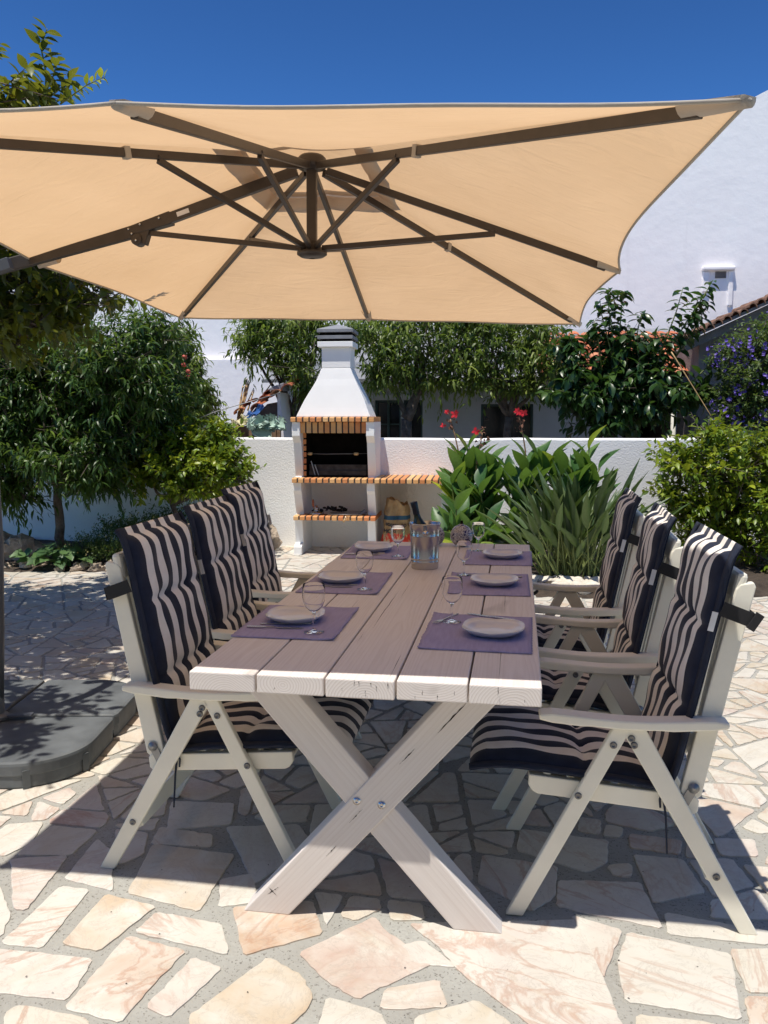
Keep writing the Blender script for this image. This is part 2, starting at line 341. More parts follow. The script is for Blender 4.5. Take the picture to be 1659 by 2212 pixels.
# ---------------------------------------------------------------- mesh helpers
class MB:
    def __init__(s): s.v = []; s.f = []; s.a = []; s.smooth = []; s.tc = []
    def add(s, vs, fs, rnd=0.0, smooth=False, tc=None):
        o = len(s.v); s.v += [tuple(p) for p in vs]; s.a += [rnd]*len(vs)
        s.tc += [tuple(p) for p in (tc if tc is not None else vs)]
        s.f += [tuple(i+o for i in f) for f in fs]; s.smooth += [smooth]*len(fs)
    def box(s, x0, x1, y0, y1, z0, z1, rnd=0.0):
        s.add([(x0,y0,z0),(x1,y0,z0),(x1,y1,z0),(x0,y1,z0),(x0,y0,z1),(x1,y0,z1),(x1,y1,z1),(x0,y1,z1)],
              [(0,3,2,1),(4,5,6,7),(0,1,5,4),(1,2,6,5),(2,3,7,6),(3,0,4,7)], rnd)
    def bar(s, p, q, w, h, up=(0,0,1), tc=None, rnd=0.0):      # rectangular bar from p to q
        p, q = Vector(p), Vector(q); d = (q-p).normalized(); sd = d.cross(Vector(up))
        if sd.length < 1e-4: sd = d.cross(Vector((1,0,0)))
        sd.normalize(); u = sd.cross(d)
        vs = []
        for e in (p, q):
            for a, b in ((-1,-1),(1,-1),(1,1),(-1,1)): vs.append(e+sd*(a*w/2)+u*(b*h/2))
        s.add(vs, [(0,3,2,1),(4,5,6,7),(0,1,5,4),(1,2,6,5),(2,3,7,6),(3,0,4,7)], rnd, tc=tc)
    def tube(s, pts, rad, seg=8, smooth=True, cap=True, rnd=0.0):
        pts = [Vector(p) for p in pts]; n = len(pts)
        if not isinstance(rad, (list, tuple)): rad = [rad]*n
        vs = []; up = Vector((0.13, 0.21, 1)).normalized(); prev = None
        for i, p in enumerate(pts):
            d = (pts[min(i+1, n-1)]-pts[max(i-1, 0)]).normalized()
            a = (prev - d*prev.dot(d)) if prev is not None else d.cross(up)
            if a.length < 1e-4: a = d.cross(Vector((1, 0, 0)))
            a.normalize(); b = d.cross(a); prev = a
            for k in range(seg):
                t = 2*PI*k/seg; vs.append(p+(a*math.cos(t)+b*math.sin(t))*rad[i])
        fs = [(i*seg+k, i*seg+(k+1) % seg, (i+1)*seg+(k+1) % seg, (i+1)*seg+k) for i in range(n-1) for k in range(seg)]
        if cap: fs += [tuple(range(seg))[::-1], tuple((n-1)*seg+k for k in range(seg))]
        s.add(vs, fs, rnd, smooth)
    def lathe(s, prof, c=(0,0,0), seg=32, smooth=True, M4=None, rnd=0.0):
        vs = []; n = len(prof)
        for r, z in prof:
            for k in range(seg):
                t = 2*PI*k/seg; p = Vector((max(r, 1e-5)*math.cos(t), max(r, 1e-5)*math.sin(t), z))
                if M4 is not None: p = M4 @ p
                vs.append(p+Vector(c))
        fs = [(i*seg+k, i*seg+(k+1) % seg, (i+1)*seg+(k+1) % seg, (i+1)*seg+k) for i in range(n-1) for k in range(seg)]
        s.add(vs, fs, rnd, smooth)
    def prism(s, poly, ax, a0, a1, rnd=0.0, tc=None):   # polygon in the other two axes, extruded along ax
        def mk(p, a):
            return (a, p[0], p[1]) if ax == 0 else ((p[0], a, p[1]) if ax == 1 else (p[0], p[1], a))
        n = len(poly); vs = [mk(p, a0) for p in poly]+[mk(p, a1) for p in poly]
        fs = [tuple(range(n)), tuple(range(2*n-1, n-1, -1))]+[(i, i+n, (i+1) % n+n, (i+1) % n) for i in range(n)]
        s.add(vs, fs, rnd, tc=tc)
    def build(s, name, mat, parent=None, bevel=0, fix=True, rot=None):
        me = bpy.data.meshes.new(name); me.from_pydata(s.v, [], s.f); me.validate()
        me.polygons.foreach_set('use_smooth', (s.smooth+[False]*len(me.polygons))[:len(me.polygons)])
        at_ = me.attributes.new('rnd', 'FLOAT', 'POINT'); at_.data.foreach_set('value', s.a)
        t_ = me.attributes.new('tc', 'FLOAT_VECTOR', 'POINT'); t_.data.foreach_set('vector', np.array(s.tc, dtype=np.float32).ravel())
        if fix:
            import bmesh
            bm = bmesh.new(); bm.from_mesh(me); bmesh.ops.recalc_face_normals(bm, faces=bm.faces); bm.to_mesh(me); bm.free()
        o = bpy.data.objects.new(name, me); COL.objects.link(o)
        if mat is not None: me.materials.append(M[mat] if isinstance(mat, str) else mat)
        if parent is not None: o.parent = parent
        if bevel:
            b = o.modifiers.new('bevel', 'BEVEL'); b.width = bevel; b.segments = 2; b.limit_method = 'ANGLE'; b.angle_limit = math.radians(40)
        return o
def tag(o, label=None, cat=None, group=None, kind=None):
    if label: o['label'] = label
    if cat: o['category'] = cat
    if group: o['group'] = group
    if kind: o['kind'] = kind
    return o
def thing(name, label, cat, loc=(0,0,0), rz=0, group=None, parent=None):
    o = bpy.data.objects.new(name, None); COL.objects.link(o); o.location = loc; o.rotation_euler = (0, 0, rz)
    o.empty_display_size = .1
    return tag(o, label, cat, group)
def copy_tree(o, parent=None):
    c = o.copy(); COL.objects.link(c)
    if parent is not None: c.parent = parent
    for ch in list(o.children): copy_tree(ch, c)
    return c
def dup(root, loc, rz, label):
    c = copy_tree(root); c.location = loc; c.rotation_euler = (0, 0, rz); c['label'] = label; return c

# ---------------------------------------------------------------- foliage
def leaf_template(segs, width, curl, fold, tipw=1.0, shape=0.8, stalk=0.06):
    """midrib along +x (length 1), blade to +-y folded up by fold, curling down by curl"""
    vs = []; fs = []
    for i in range(segs+1):
        t = i/segs; w = width*0.5*(math.sin(PI*min(1, t**shape)) if 0 < i < segs else 0.02)
        z = -curl*t*t
        x = t*(1-.25*abs(curl)*t)
        vs += [(x, -w, z+fold*w), (x, 0, z), (x, w, z+fold*w)]
    for i in range(segs):
        a = 3*i; fs += [(a, a+3, a+4, a+1), (a+1, a+4, a+5, a+2)]
    return np.array(vs, dtype=np.float64), np.array(fs, dtype=np.int64)
def nrm(a): return a/np.maximum(np.linalg.norm(a, axis=-1, keepdims=True), 1e-9)
def leaves_mesh(name, mat, parent, tmpl, O, D, Nn, S, rnd):
    tv, tf = tmpl; n = len(O); D = nrm(D); Sd = nrm(np.cross(Nn, D)); Nn = np.cross(D, Sd)
    V = O[:, None, :]+S[:, None, None]*(tv[None, :, 0:1]*D[:, None, :]+tv[None, :, 1:2]*Sd[:, None, :]+tv[None, :, 2:3]*Nn[:, None, :])
    k = len(tv); F = (tf[None]+(np.arange(n)*k)[:, None, None]).reshape(-1, 4)
    me = bpy.data.meshes.new(name)
    me.vertices.add(n*k); me.vertices.foreach_set('co', V.astype(np.float32).ravel())
    me.loops.add(F.size); me.loops.foreach_set('vertex_index', F.astype(np.int32).ravel())
    me.polygons.add(len(F)); me.polygons.foreach_set('loop_start', np.arange(0, F.size, 4, dtype=np.int32))
    me.polygons.foreach_set('use_smooth', np.ones(len(F), dtype=bool))
    me.update(calc_edges=True)
    a = me.attributes.new('rnd', 'FLOAT', 'POINT'); a.data.foreach_set('value', np.repeat(rnd, k).astype(np.float32))
    me.materials.append(M[mat]); o = bpy.data.objects.new(name, me); COL.objects.link(o)
    if parent is not None: o.parent = parent
    return o
def twig_leaves(rng, P, D, L, m, leafdir='spread', droop=.6, size=.1, var=.42, spread=.8):
    """P twig starts, D directions, L lengths; m leaves per twig -> arrays"""
    n = len(P); t = (np.arange(m)+rng.uniform(.2, .8, (n, m)))/m
    O = P[:, None]+D[:, None]*(L[:, None]*t)[..., None]
    O[..., 2] -= droop*.35*L[:, None]*t*t
    ang = np.arange(m)*2.4+rng.uniform(0, 6.28, (n, 1))+rng.normal(0, .4, (n, m))
    up = np.array([.1, .2, 1.]); A = nrm(np.cross(D, up)+1e-6); B = np.cross(D, A)
    R = A[:, None]*np.cos(ang)[..., None]+B[:, None]*np.sin(ang)[..., None]
    LD = D[:, None]*(1-spread*.6)+R*spread+np.array([0, 0, -droop])+rng.normal(0, .12, (n, m, 3))
    Nn = np.array([0, 0, 1.])+rng.normal(0, .35, (n, m, 3))+R*.25
    S = size*(1+rng.uniform(-var, var, (n, m)))*(1-.25*t)
    return O.reshape(-1, 3), LD.reshape(-1, 3), Nn.reshape(-1, 3), S.ravel()
def crown(name, mat, parent, lobes, dens, tmpl, size, m=9, tl=.3, droop=.6, spread=.8, seed=1, org=(0,0,0), shell=.55, up=.3, hi=.15, twigs=None):
    """lobes: (centre, (rx,ry,rz)); dens = twigs per m2 of lobe; leaves fill the volume, more near its surface"""
    rng = np.random.default_rng(seed); Ps = []; Ds = []; 
    for c, r in lobes:
        c = np.array(c); r = np.array(r)
        n = max(4, int(dens*4*PI*(r[0]*r[1]+r[0]*r[2]+r[1]*r[2])/3))
        d = nrm(rng.normal(0, 1, (n, 3))); rad = rng.uniform(shell, 1.0, (n, 1))**.6
        rad *= 1+.18*np.sin(d[:, :1]*5+seed)*np.cos(d[:, 2:3]*4+seed*2)
        Ps.append(c+d*rad*r-d*np.array([tl*.5]*3)); Ds.append(nrm(d*r/r.max()+np.array([0, 0, up])+rng.normal(0, .35, (n, 3))))
    P = np.concatenate(Ps); D = np.concatenate(Ds); L = tl*rng.uniform(.6, 1.4, len(P))
    O, LD, Nn, S = twig_leaves(rng, P, D, L, m, droop=droop, size=size, spread=spread)
    rn = np.clip(np.repeat(rng.normal(.42, .17, len(P)), m)+rng.normal(0, .12, len(O))+(rng.random(len(O)) < hi*.35)*.5, 0, 1)
    g = np.array(org)
    o = leaves_mesh(name, mat, parent, tmpl, O-g, LD, Nn, S, rn)
    if twigs is not None:
        for i in range(0, len(P), 1):
            if rng.random() < twigs[1]:
                p = P[i]; q = p+D[i]*L[i]; twigs[0].tube([p-D[i]*.12, p, q], [.006, .0045, .002], 4, cap=False)
    return o
def limb_tube(mb, a, b, r0, r1, rng, wob=.06, n=6):
    a, b = Vector(a), Vector(b); pts = []
    for i in range(n+1):
        t = i/n; p = a.lerp(b, t)
        if 0 < i < n: p += Vector((rng.normal(0, wob), rng.normal(0, wob), rng.normal(0, wob)))*(b-a).length*.35
        pts.append(p)
    mb.tube(pts, [r0+(r1-r0)*i/n for i in range(n+1)], 7)
def lobe(px, py, Y, rpx, rpy=None, ry=None):
    c = at(px, py, Y); s = Y/FPX/math.cos(YAW); rx = rpx*s; rz = (rpy or rpx)*s
    return (tuple(c), (rx, ry if ry else rx*.9, rz))
T_PEACH = leaf_template(4, .25, .40, .35, shape=.75)
T_PEACH3 = leaf_template(3, .25, .45, .3, shape=.8)
T_OVAL = leaf_template(4, .46, .18, .35, shape=.85)
T_GLOSS = leaf_template(4, .44, .30, .3, shape=.95)
T_CANNA = leaf_template(7, .42, .20, .45, shape=.85)
T_STRAP = leaf_template(7, .13, .10, .7, shape=.62)
T_TINY = leaf_template(2, .4, .1, .3)
# ---------------------------------------------------------------- ground and paving
g = MB(); g.add([(-60,-20,-.03),(60,-20,-.03),(60,120,-.03),(-60,120,-.03)], [(0,1,2,3)]); tag(g.build('ground', 'dirt'), kind='structure')
g = MB(); g.add([(-9,-3,-.004),(9,-3,-.004),(9,9.5,-.004),(-9,9.5,-.004)], [(0,1,2,3)]); tag(g.build('patio', 'grout'), kind='structure')
STONES = [[(-1.31,2.403),(-1.205,2.394),(-1.206,2.094),(-1.336,2.102)],[(-1.144,2.372),(-0.96,2.328),(-1.037,2.1),(-1.16,2.117)],[(-0.948,2.296),(-0.734,2.26),(-0.672,2.136),(-0.678,2.123),(-0.975,2.194)],[(-0.988,2.176),(-0.794,2.128),(-0.842,1.937),(-0.86,1.835),(-1.026,1.87)],[(-0.765,2.103),(-0.667,2.066),(-0.747,1.866),(-0.822,1.9)],[(-1.367,2.083),(-1.039,2.068),(-1.029,1.901),(-1.279,1.908)],[(-0.556,2.125),(-0.45,2.06),(-0.4,1.983),(-0.405,1.931),(-0.444,1.862),(-0.491,1.796),(-0.669,1.815),(-0.699,1.875)],[(-0.725,2.35),(-0.666,2.362),(-0.486,2.406),(-0.423,2.247),(-0.629,2.125)],[(-0.811,2.497),(-0.707,2.543),(-0.657,2.382),(-0.766,2.341)],[(-1.114,2.689),(-0.805,2.651),(-0.819,2.313),(-1.079,2.388)],[(-1.328,2.707),(-1.244,2.636),(-1.128,2.392),(-1.319,2.443)],[(-1.56,2.54),(-1.374,2.583),(-1.347,2.265),(-1.389,2.263)],[(-1.536,2.78),(-1.35,2.764),(-1.366,2.584),(-1.559,2.568)],[(-0.283,2.348),(-0.249,2.288),(-0.095,2.146),(-0.285,1.983),(-0.384,2.049),(-0.476,2.151)],[(-0.179,2.321),(0.331,2.395),(0.381,1.958),(0.401,1.854),(0.22,1.872),(-0.015,2.107),(-0.092,2.228)],[(-0.221,2.029),(-0.08,2.083),(-0.051,1.979),(-0.212,1.952),(-0.225,1.967)],[(-0.131,1.936),(0.022,2.013),(0.113,1.935),(0.077,1.849),(-0.133,1.841)],[(0.464,2.347),(0.733,2.274),(0.681,2.01),(0.405,2.047),(0.407,2.2)],[(0.733,2.295),(0.872,2.315),(0.817,2.122),(0.728,2.117)],[(0.591,2.458),(0.897,2.387),(0.851,2.328),(0.576,2.348)],[(0.286,2.606),(0.553,2.621),(0.569,2.375),(0.345,2.432),(0.268,2.461)],[(0.56,2.795),(0.723,2.782),(0.746,2.581),(0.569,2.505)],[(0.185,2.935),(0.491,2.883),(0.464,2.732),(0.39,2.662),(0.16,2.784)],[(0.044,2.74),(0.294,2.692),(0.27,2.511),(0.192,2.422),(0.024,2.565)],[(0.423,2.003),(0.595,1.993),(0.695,1.96),(0.649,1.881),(0.403,1.899)],[(-0.366,1.983),(-0.223,1.942),(-0.18,1.867),(-0.372,1.824)],[(-1.136,1.871),(-0.947,1.841),(-0.883,1.754),(-1.119,1.737),(-1.168,1.85)],[(-1.137,2.813),(-0.923,2.775),(-0.9,2.691),(-1.122,2.688)],[(-1.295,2.779),(-1.163,2.767),(-1.119,2.618),(-1.174,2.544)],[(-1.581,2.805),(-1.542,2.652),(-1.596,2.552),(-1.715,2.65),(-1.707,2.771)],[(-1.575,2.396),(-1.507,2.389),(-1.383,2.237),(-1.351,2.138),(-1.392,2.101)],[(-1.168,3.016),(-0.914,3.023),(-0.879,2.858),(-1.102,2.791)],[(-0.895,2.839),(-0.631,2.884),(-0.554,2.756),(-0.689,2.476)],[(0.411,3.052),(0.488,3.038),(0.469,2.922),(0.391,2.94)],[(0.502,3.004),(0.561,2.983),(0.54,2.908),(0.474,2.914)],[(0.574,2.942),(0.753,2.911),(0.722,2.812),(0.556,2.841)],[(0.457,2.709),(0.53,2.739),(0.546,2.718),(0.534,2.653),(0.477,2.647)],[(0.864,2.939),(1.01,2.946),(0.986,2.825),(0.859,2.819)]]

BED_L = [(-9,7.5),(-4.9,7.60),(-4.2,7.63),(-3.5,7.70),(-2.75,7.75),(-2.45,8.1),(-2.4,8.7),(-2.35,9.47),(-9,9.47)]
BED_R = [(.35,9.47),(.30,8.2),(.32,7.3),(.55,7.0),(1.04,6.98),(2.38,7.13),(3.6,7.3),(9,7.4),(9,9.47)]
def inside(p, poly):
    x, y = p; r = False; n = len(poly)
    for i in range(n):
        (x0, y0), (x1, y1) = poly[i], poly[(i+1) % n]
        if (y0 > y) != (y1 > y) and x < (x1-x0)*(y-y0)/(y1-y0)+x0: r = not r
    return r
def pdist(p, poly):
    best = 9
    for i in range(len(poly)):
        a = Vector(poly[i]); b = Vector(poly[(i+1) % len(poly)]); q = Vector(p)
        t = max(0, min(1, (q-a).dot(b-a)/max(1e-9, (b-a).length_squared))); best = min(best, (q-a-(b-a)*t).length)
    return best
def clip(poly, nx, ny, d):               # keep nx*x+ny*y <= d
    out = []; n = len(poly)
    for i in range(n):
        p, q = poly[i], poly[(i+1) % n]; a = nx*p[0]+ny*p[1]-d; b = nx*q[0]+ny*q[1]-d
        if a <= 0: out.append(p)
        if (a < 0 < b) or (b < 0 < a): t = a/(a-b); out.append((p[0]+(q[0]-p[0])*t, p[1]+(q[1]-p[1])*t))
    return out
def paving():
    rng = random.Random(11); polys = [list(q) for q in STONES]
    def area(pl): return abs(sum(pl[i][0]*pl[(i+1) % len(pl)][1]-pl[(i+1) % len(pl)][0]*pl[i][1] for i in range(len(pl))))/2
    def shrink(pl, g):
        if sum(pl[i][0]*pl[(i+1) % len(pl)][1]-pl[(i+1) % len(pl)][0]*pl[i][1] for i in range(len(pl))) < 0: pl = pl[::-1]
        out = pl
        for i in range(len(pl)):
            a, b = pl[i], pl[(i+1) % len(pl)]; dx, dy = b[0]-a[0], b[1]-a[1]; L = math.hypot(dx, dy)
            if L < 1e-6: continue
            nx, ny = dy/L, -dx/L; out = clip(out, nx, ny, nx*a[0]+ny*a[1]-g*rng.uniform(.7, 1.4))
            if len(out) < 3: return []
        return out
    cells = []; stack = []
    y = .9                                                     # uneven bands first, then irregular cuts
    while y < 9.6:
        h = rng.uniform(1.0, 1.5); stack.append([(-7, y), (4.9, y), (4.9, y+h), (-7, y+h)]); y += h
    while stack:
        pl = stack.pop(); A_ = area(pl); c = (sum(p[0] for p in pl)/len(pl), sum(p[1] for p in pl)/len(pl))
        lim = rng.choice((.022, .03, .04, .055, .075))
        if A_ < lim: cells.append(pl); continue
        best = max(((math.hypot(p[0]-q[0], p[1]-q[1]), p, q) for p in pl for q in pl), key=lambda t: t[0]); ax = math.atan2(best[2][1]-best[1][1], best[2][0]-best[1][0])
        # principal direction from second moments
        sxx = sum((p[0]-c[0])**2 for p in pl); syy = sum((p[1]-c[1])**2 for p in pl); sxy = sum((p[0]-c[0])*(p[1]-c[1]) for p in pl)
        ax = .5*math.atan2(2*sxy, sxx-syy); an = ax+rng.gauss(0, .38)
        nx, ny = math.cos(an), math.sin(an); d = nx*c[0]+ny*c[1]+rng.gauss(0, .07)*math.sqrt(A_)
        a, b = clip(pl, nx, ny, d), clip(pl, -nx, -ny, -d)
        if len(a) < 3 or len(b) < 3 or area(a) < .006 or area(b) < .006: cells.append(pl); continue
        stack += [a, b]
    for pl in cells:
        c = (sum(p[0] for p in pl)/len(pl), sum(p[1] for p in pl)/len(pl))
        if inside(c, BED_L) or inside(c, BED_R): continue
        pl = shrink(pl, rng.uniform(.006, .013)); ok = len(pl) > 2
        if ok and c[1] < 3.5:
            for s_ in STONES:
                cs = (sum(p[0] for p in s_)/len(s_), sum(p[1] for p in s_)/len(s_))
                if math.hypot(cs[0]-c[0], cs[1]-c[1]) > .75: continue
                if inside(c, s_): ok = False; break
                sg = sum(s_[i][0]*s_[(i+1) % len(s_)][1]-s_[(i+1) % len(s_)][0]*s_[i][1] for i in range(len(s_))); q = s_ if sg > 0 else s_[::-1]
                bd = None
                for i in range(len(q)):
                    a, b = q[i], q[(i+1) % len(q)]; dx, dy = b[0]-a[0], b[1]-a[1]; L = math.hypot(dx, dy)
                    if L < 1e-6: continue
                    nx, ny = dy/L, -dx/L; mn = min(nx*(p[0]-a[0])+ny*(p[1]-a[1]) for p in pl); cd_ = nx*(c[0]-a[0])+ny*(c[1]-a[1])
                    if bd is None or cd_ > bd[0]: bd = (cd_, nx, ny, nx*a[0]+ny*a[1])
                pl = clip(pl, -bd[1], -bd[2], -(bd[3]+.016))
                if len(pl) < 3 or area(pl) < .006: ok = False; break
        if ok: polys.append(pl)
    V = []; F = []; Cc = []
    for pl in polys:
        ar = 0
        for i in range(len(pl)): ar += pl[i][0]*pl[(i+1) % len(pl)][1]-pl[(i+1) % len(pl)][0]*pl[i][1]
        if abs(ar) < .006: continue
        if ar < 0: pl = pl[::-1]
        pts = []; n = len(pl)                      # ragged, slightly rounded outline
        for i in range(n):
            a, b = Vector(pl[i]), Vector(pl[(i+1) % n]); L = (b-a).length
            if L < .012: continue
            m = max(2, int(L/.022)); nr = Vector((b.y-a.y, a.x-b.x)).normalized()
            cut = min(.010, L*.25)/L
            for j in range(m+1):
                t = cut+(1-2*cut)*j/m; w = math.sin(t*17+a.x*40)*.0012+rng.gauss(0, .0012)
                pts.append(a.lerp(b, t)+nr*w)
        if len(pts) < 3: continue
        h = rng.uniform(.0005, .0022); col = (rng.random(), rng.random(), rng.random()**1.5, 1)
        o = len(V); k = len(pts); c = sum(pts, Vector((0, 0)))/k
        V += [(p.x, p.y, -.0042) for p in pts]+[(p.x, p.y, h-.001) for p in pts]+[(c.x+(p.x-c.x)*(1-.003/max(.02, (p-c).length)), c.y+(p.y-c.y)*(1-.003/max(.02, (p-c).length)), h) for p in pts]
        F += [(o+i, o+(i+1) % k, o+k+(i+1) % k, o+k+i) for i in range(k)]+[(o+k+i, o+k+(i+1) % k, o+2*k+(i+1) % k, o+2*k+i) for i in range(k)]+[tuple(o+2*k+i for i in range(k))]
        Cc += list(col)*(3*k)
    me = bpy.data.meshes.new('paving'); me.from_pydata(V, [], F); me.materials.append(M['marble'])
    a = me.attributes.new('sc', 'FLOAT_COLOR', 'POINT'); a.data.foreach_set('color', Cc)
    o = bpy.data.objects.new('paving', me); COL.objects.link(o); tag(o, kind='structure')
paving()
for nm, pl in (('planting_soil', BED_L), ('planting_soil', BED_R)):
    rng = random.Random(3); v = []; f = []
    xs = [-9+i*.12 for i in range(151)]; ys = [6.9+j*.12 for j in range(22)]; idx = {}
    for j, y in enumerate(ys):
        for i, x in enumerate(xs):
            ins = inside((x, y), pl); d = pdist((x, y), pl) if abs(x) < 5.2 else .3
            idx[i, j] = len(v); v.append((x, y, (.012+.05*min(1, d/.3)+rng.gauss(0, .008)) if ins else -.02))
    for j in range(len(ys)-1):
        for i in range(len(xs)-1):
            q = [(i, j), (i+1, j), (i+1, j+1), (i, j+1)]
            if any(v[idx[a]][2] > 0 for a in q): f.append(tuple(idx[a] for a in q))
    s = MB(); s.add(v, f, smooth=True); tag(s.build(nm, 'soil', fix=False), kind='structure')

# ---------------------------------------------------------------- table frame of reference
TO = Vector((-.789, 2.195, 0)); TA = -.0513
def TF(x, y, z=0):
    c, s = math.cos(TA), math.sin(TA); return (TO.x+c*x-s*y, TO.y+s*x+c*y, z)
ZT = .793
# ---------------------------------------------------------------- table
TW, TL, TH = .977, 2.505, .054
tb = thing('dining_table', 'long whitewashed wooden table of thick planks on crossed legs', 'table', TF(TW/2, TL/2), TA)
top = MB(); rng = random.Random(4); pw = TW/5
for i in range(5):
    x0 = -TW/2+i*pw+.0025; x1 = x0+pw-.005; e = rng.uniform(-.004, .004)
    y0, y1 = -TL/2+e, TL/2+rng.uniform(-.004, .004)
    cx = (x0+x1)/2+(.01, -.02, .015, -.01, .02)[i]; zc = (-.045, .0, -.02, .075, -.035)[i]
    P = [(x0,y0,ZT-TH),(x1,y0,ZT-TH),(x1,y1,ZT-TH),(x0,y1,ZT-TH),(x0,y0,ZT),(x1,y0,ZT),(x1,y1,ZT),(x0,y1,ZT)]
    tc = [((p[0]-cx)*.8, p[1]+i*3.7, p[2]-(ZT-TH/2)-zc) for p in P]
    top.add(P, [(0,3,2,1),(4,5,6,7),(0,1,5,4),(1,2,6,5),(2,3,7,6),(3,0,4,7)], tc=tc)
top.build('tabletop', 'wood', tb, bevel=.004)
                                              # drying checks running along the planks
def mkc(vs, fs):
    q = MB(); q.add(vs, fs); q.build('check_crack', 'soot', tb, fix=False)
def crack(x, y0, y1, w, wob=.006, seed=0):
    r = random.Random(seed); n = max(4, int((y1-y0)/.04)); L = []; Rr = []
    dx = 0
    for k in range(n+1):
        t = k/n; dx += r.gauss(0, wob*.12); ww = .5*w*math.sin(PI*min(.98, max(.02, t)))*r.uniform(.6, 1.2)
        L.append((x-TW/2+dx-ww/2, y0+(y1-y0)*t-TL/2, ZT+.0006)); Rr.append((x-TW/2+dx+ww/2, y0+(y1-y0)*t-TL/2, ZT+.0006))
    vs = L+Rr; mkc(vs, [(k, n+1+k, n+2+k, k+1) for k in range(n)])
for k, (x, y0, y1, w) in enumerate([(.43,.55,1.15,.004),(.455,1.0,1.35,.002),(.41,.35,.5,.002),(.566,.02,.26,.0025),(.86,.02,.75,.003),(.865,.85,1.3,.003),(.30,.7,1.0,.0015),(.62,.9,1.2,.0015),(.13,.9,1.3,.0015)]): crack(x, y0, y1, w, seed=k)
def endcrack(x, z0, z1, w, seed):
    r = random.Random(seed); n = 6; vs = []
    for s_ in (-1, 1):
        for k in range(n+1):
            t = k/n; vs.append((x-TW/2+r.gauss(0, .0008)+s_*.6*w*math.sin(PI*max(.03, min(.97, t)))/2, -TL/2-.0052, ZT+z0+(z1-z0)*t))
    mkc(vs, [(k, n+1+k, n+2+k, k+1) for k in range(n)])
for k, (x, z0, z1, w) in enumerate([(.474,-.016,-.002,.0016),(.505,-.05,-.028,.0014),(.487,-.02,-.004,.001),(.535,-.03,-.012,.0012),(.566,-.02,-.001,.0018),(.86,-.026,-.001,.0022),(.66,-.034,-.02,.0012),(.70,-.045,-.03,.0014),(.745,-.03,-.018,.001),(.44,-.034,-.026,.001),(.52,-.015,-.006,.001),(.64,-.046,-.037,.001),(.93,-.04,-.03,.001),(.25,-.04,-.033,.001)]): endcrack(x, z0, z1, w, k+40)
def legcrack(x0, z0, x1, z1, w, seed, yy):
    r = random.Random(seed); n = 10; vs = []; d = Vector((x1-x0, z1-z0)).normalized(); nr = Vector((-d.y, d.x))
    for s_ in (-1, 1):
        for k in range(n+1):
            t = k/n; o = r.gauss(0, .0006)+s_*w*math.sin(PI*max(.03, min(.97, t)))/2; vs.append((x0+(x1-x0)*t+nr.x*o, yy, z0+(z1-z0)*t+nr.y*o))
    mkc(vs, [(k, n+1+k, n+2+k, k+1) for k in range(n)])
for k, a in enumerate([(.20,.60,.29,.705,.003), (.09,.50,.135,.55,.0018), (-.13,.20,-.10,.235,.0015), (-.31,.085,-.285,.06,.003), (-.315,.06,-.28,.088,.002), (-.06,.31,-.02,.355,.0012)]): legcrack(*a, k, -TL/2+.1392)

for y in (.125, TL-.215): b = MB(); b.bar((-.43, y+.045-TL/2, ZT-TH-.0135), (.43, y+.045-TL/2, ZT-TH-.0135), .105, .025, tc=[(v*.1, .3, .02) for v in range(8)]); b.build('batten', 'wood_leg', tb, bevel=.003)
zt_ = ZT-TH-.026
def xbeam(y, s, d, name='leg'):
    b = MB(); c = TW/2; P = [(s*(.097-c), 0), (s*(.240-c), 0), (s*(.870-c), zt_), (s*(.720-c), zt_)]
    tc = []
    ax = Vector((P[3][0]-P[0][0], P[3][1]-P[0][1])).normalized(); nr_ = Vector((-ax.y, ax.x))
    for yy in (y+d, y+.088-d):
        for p in P:
            q = Vector(p); tc.append((q.dot(nr_)-Vector(P[0]).dot(nr_)+.02*s-.06, q.dot(ax)+7*s+y, yy-y+.06))
    b.prism(P, 1, y+d, y+.088-d, tc=tc); return b.build(name, 'wood_leg', tb, bevel=.004)
for y in (.140-TL/2, TL/2-.228):
    xbeam(y, 1, 0); xbeam(y, -1, .006)
for x in (-.037, .037):
    for y in (-TL/2+.1395,):
        b = MB()
        m4 = Matrix.Rotation(-PI/2, 4, 'X'); mm = Matrix.Rotation(PI/2, 4, 'X')
        b.lathe([(.012, 0), (.012, .0015), (.0075, .0018), (.0072, .0035), (.0045, .0036), (.0042, .0012), (0, .0012)], (x, y, .375-x*.1), 20, M4=mm); b.build('screw', 'steel', tb)

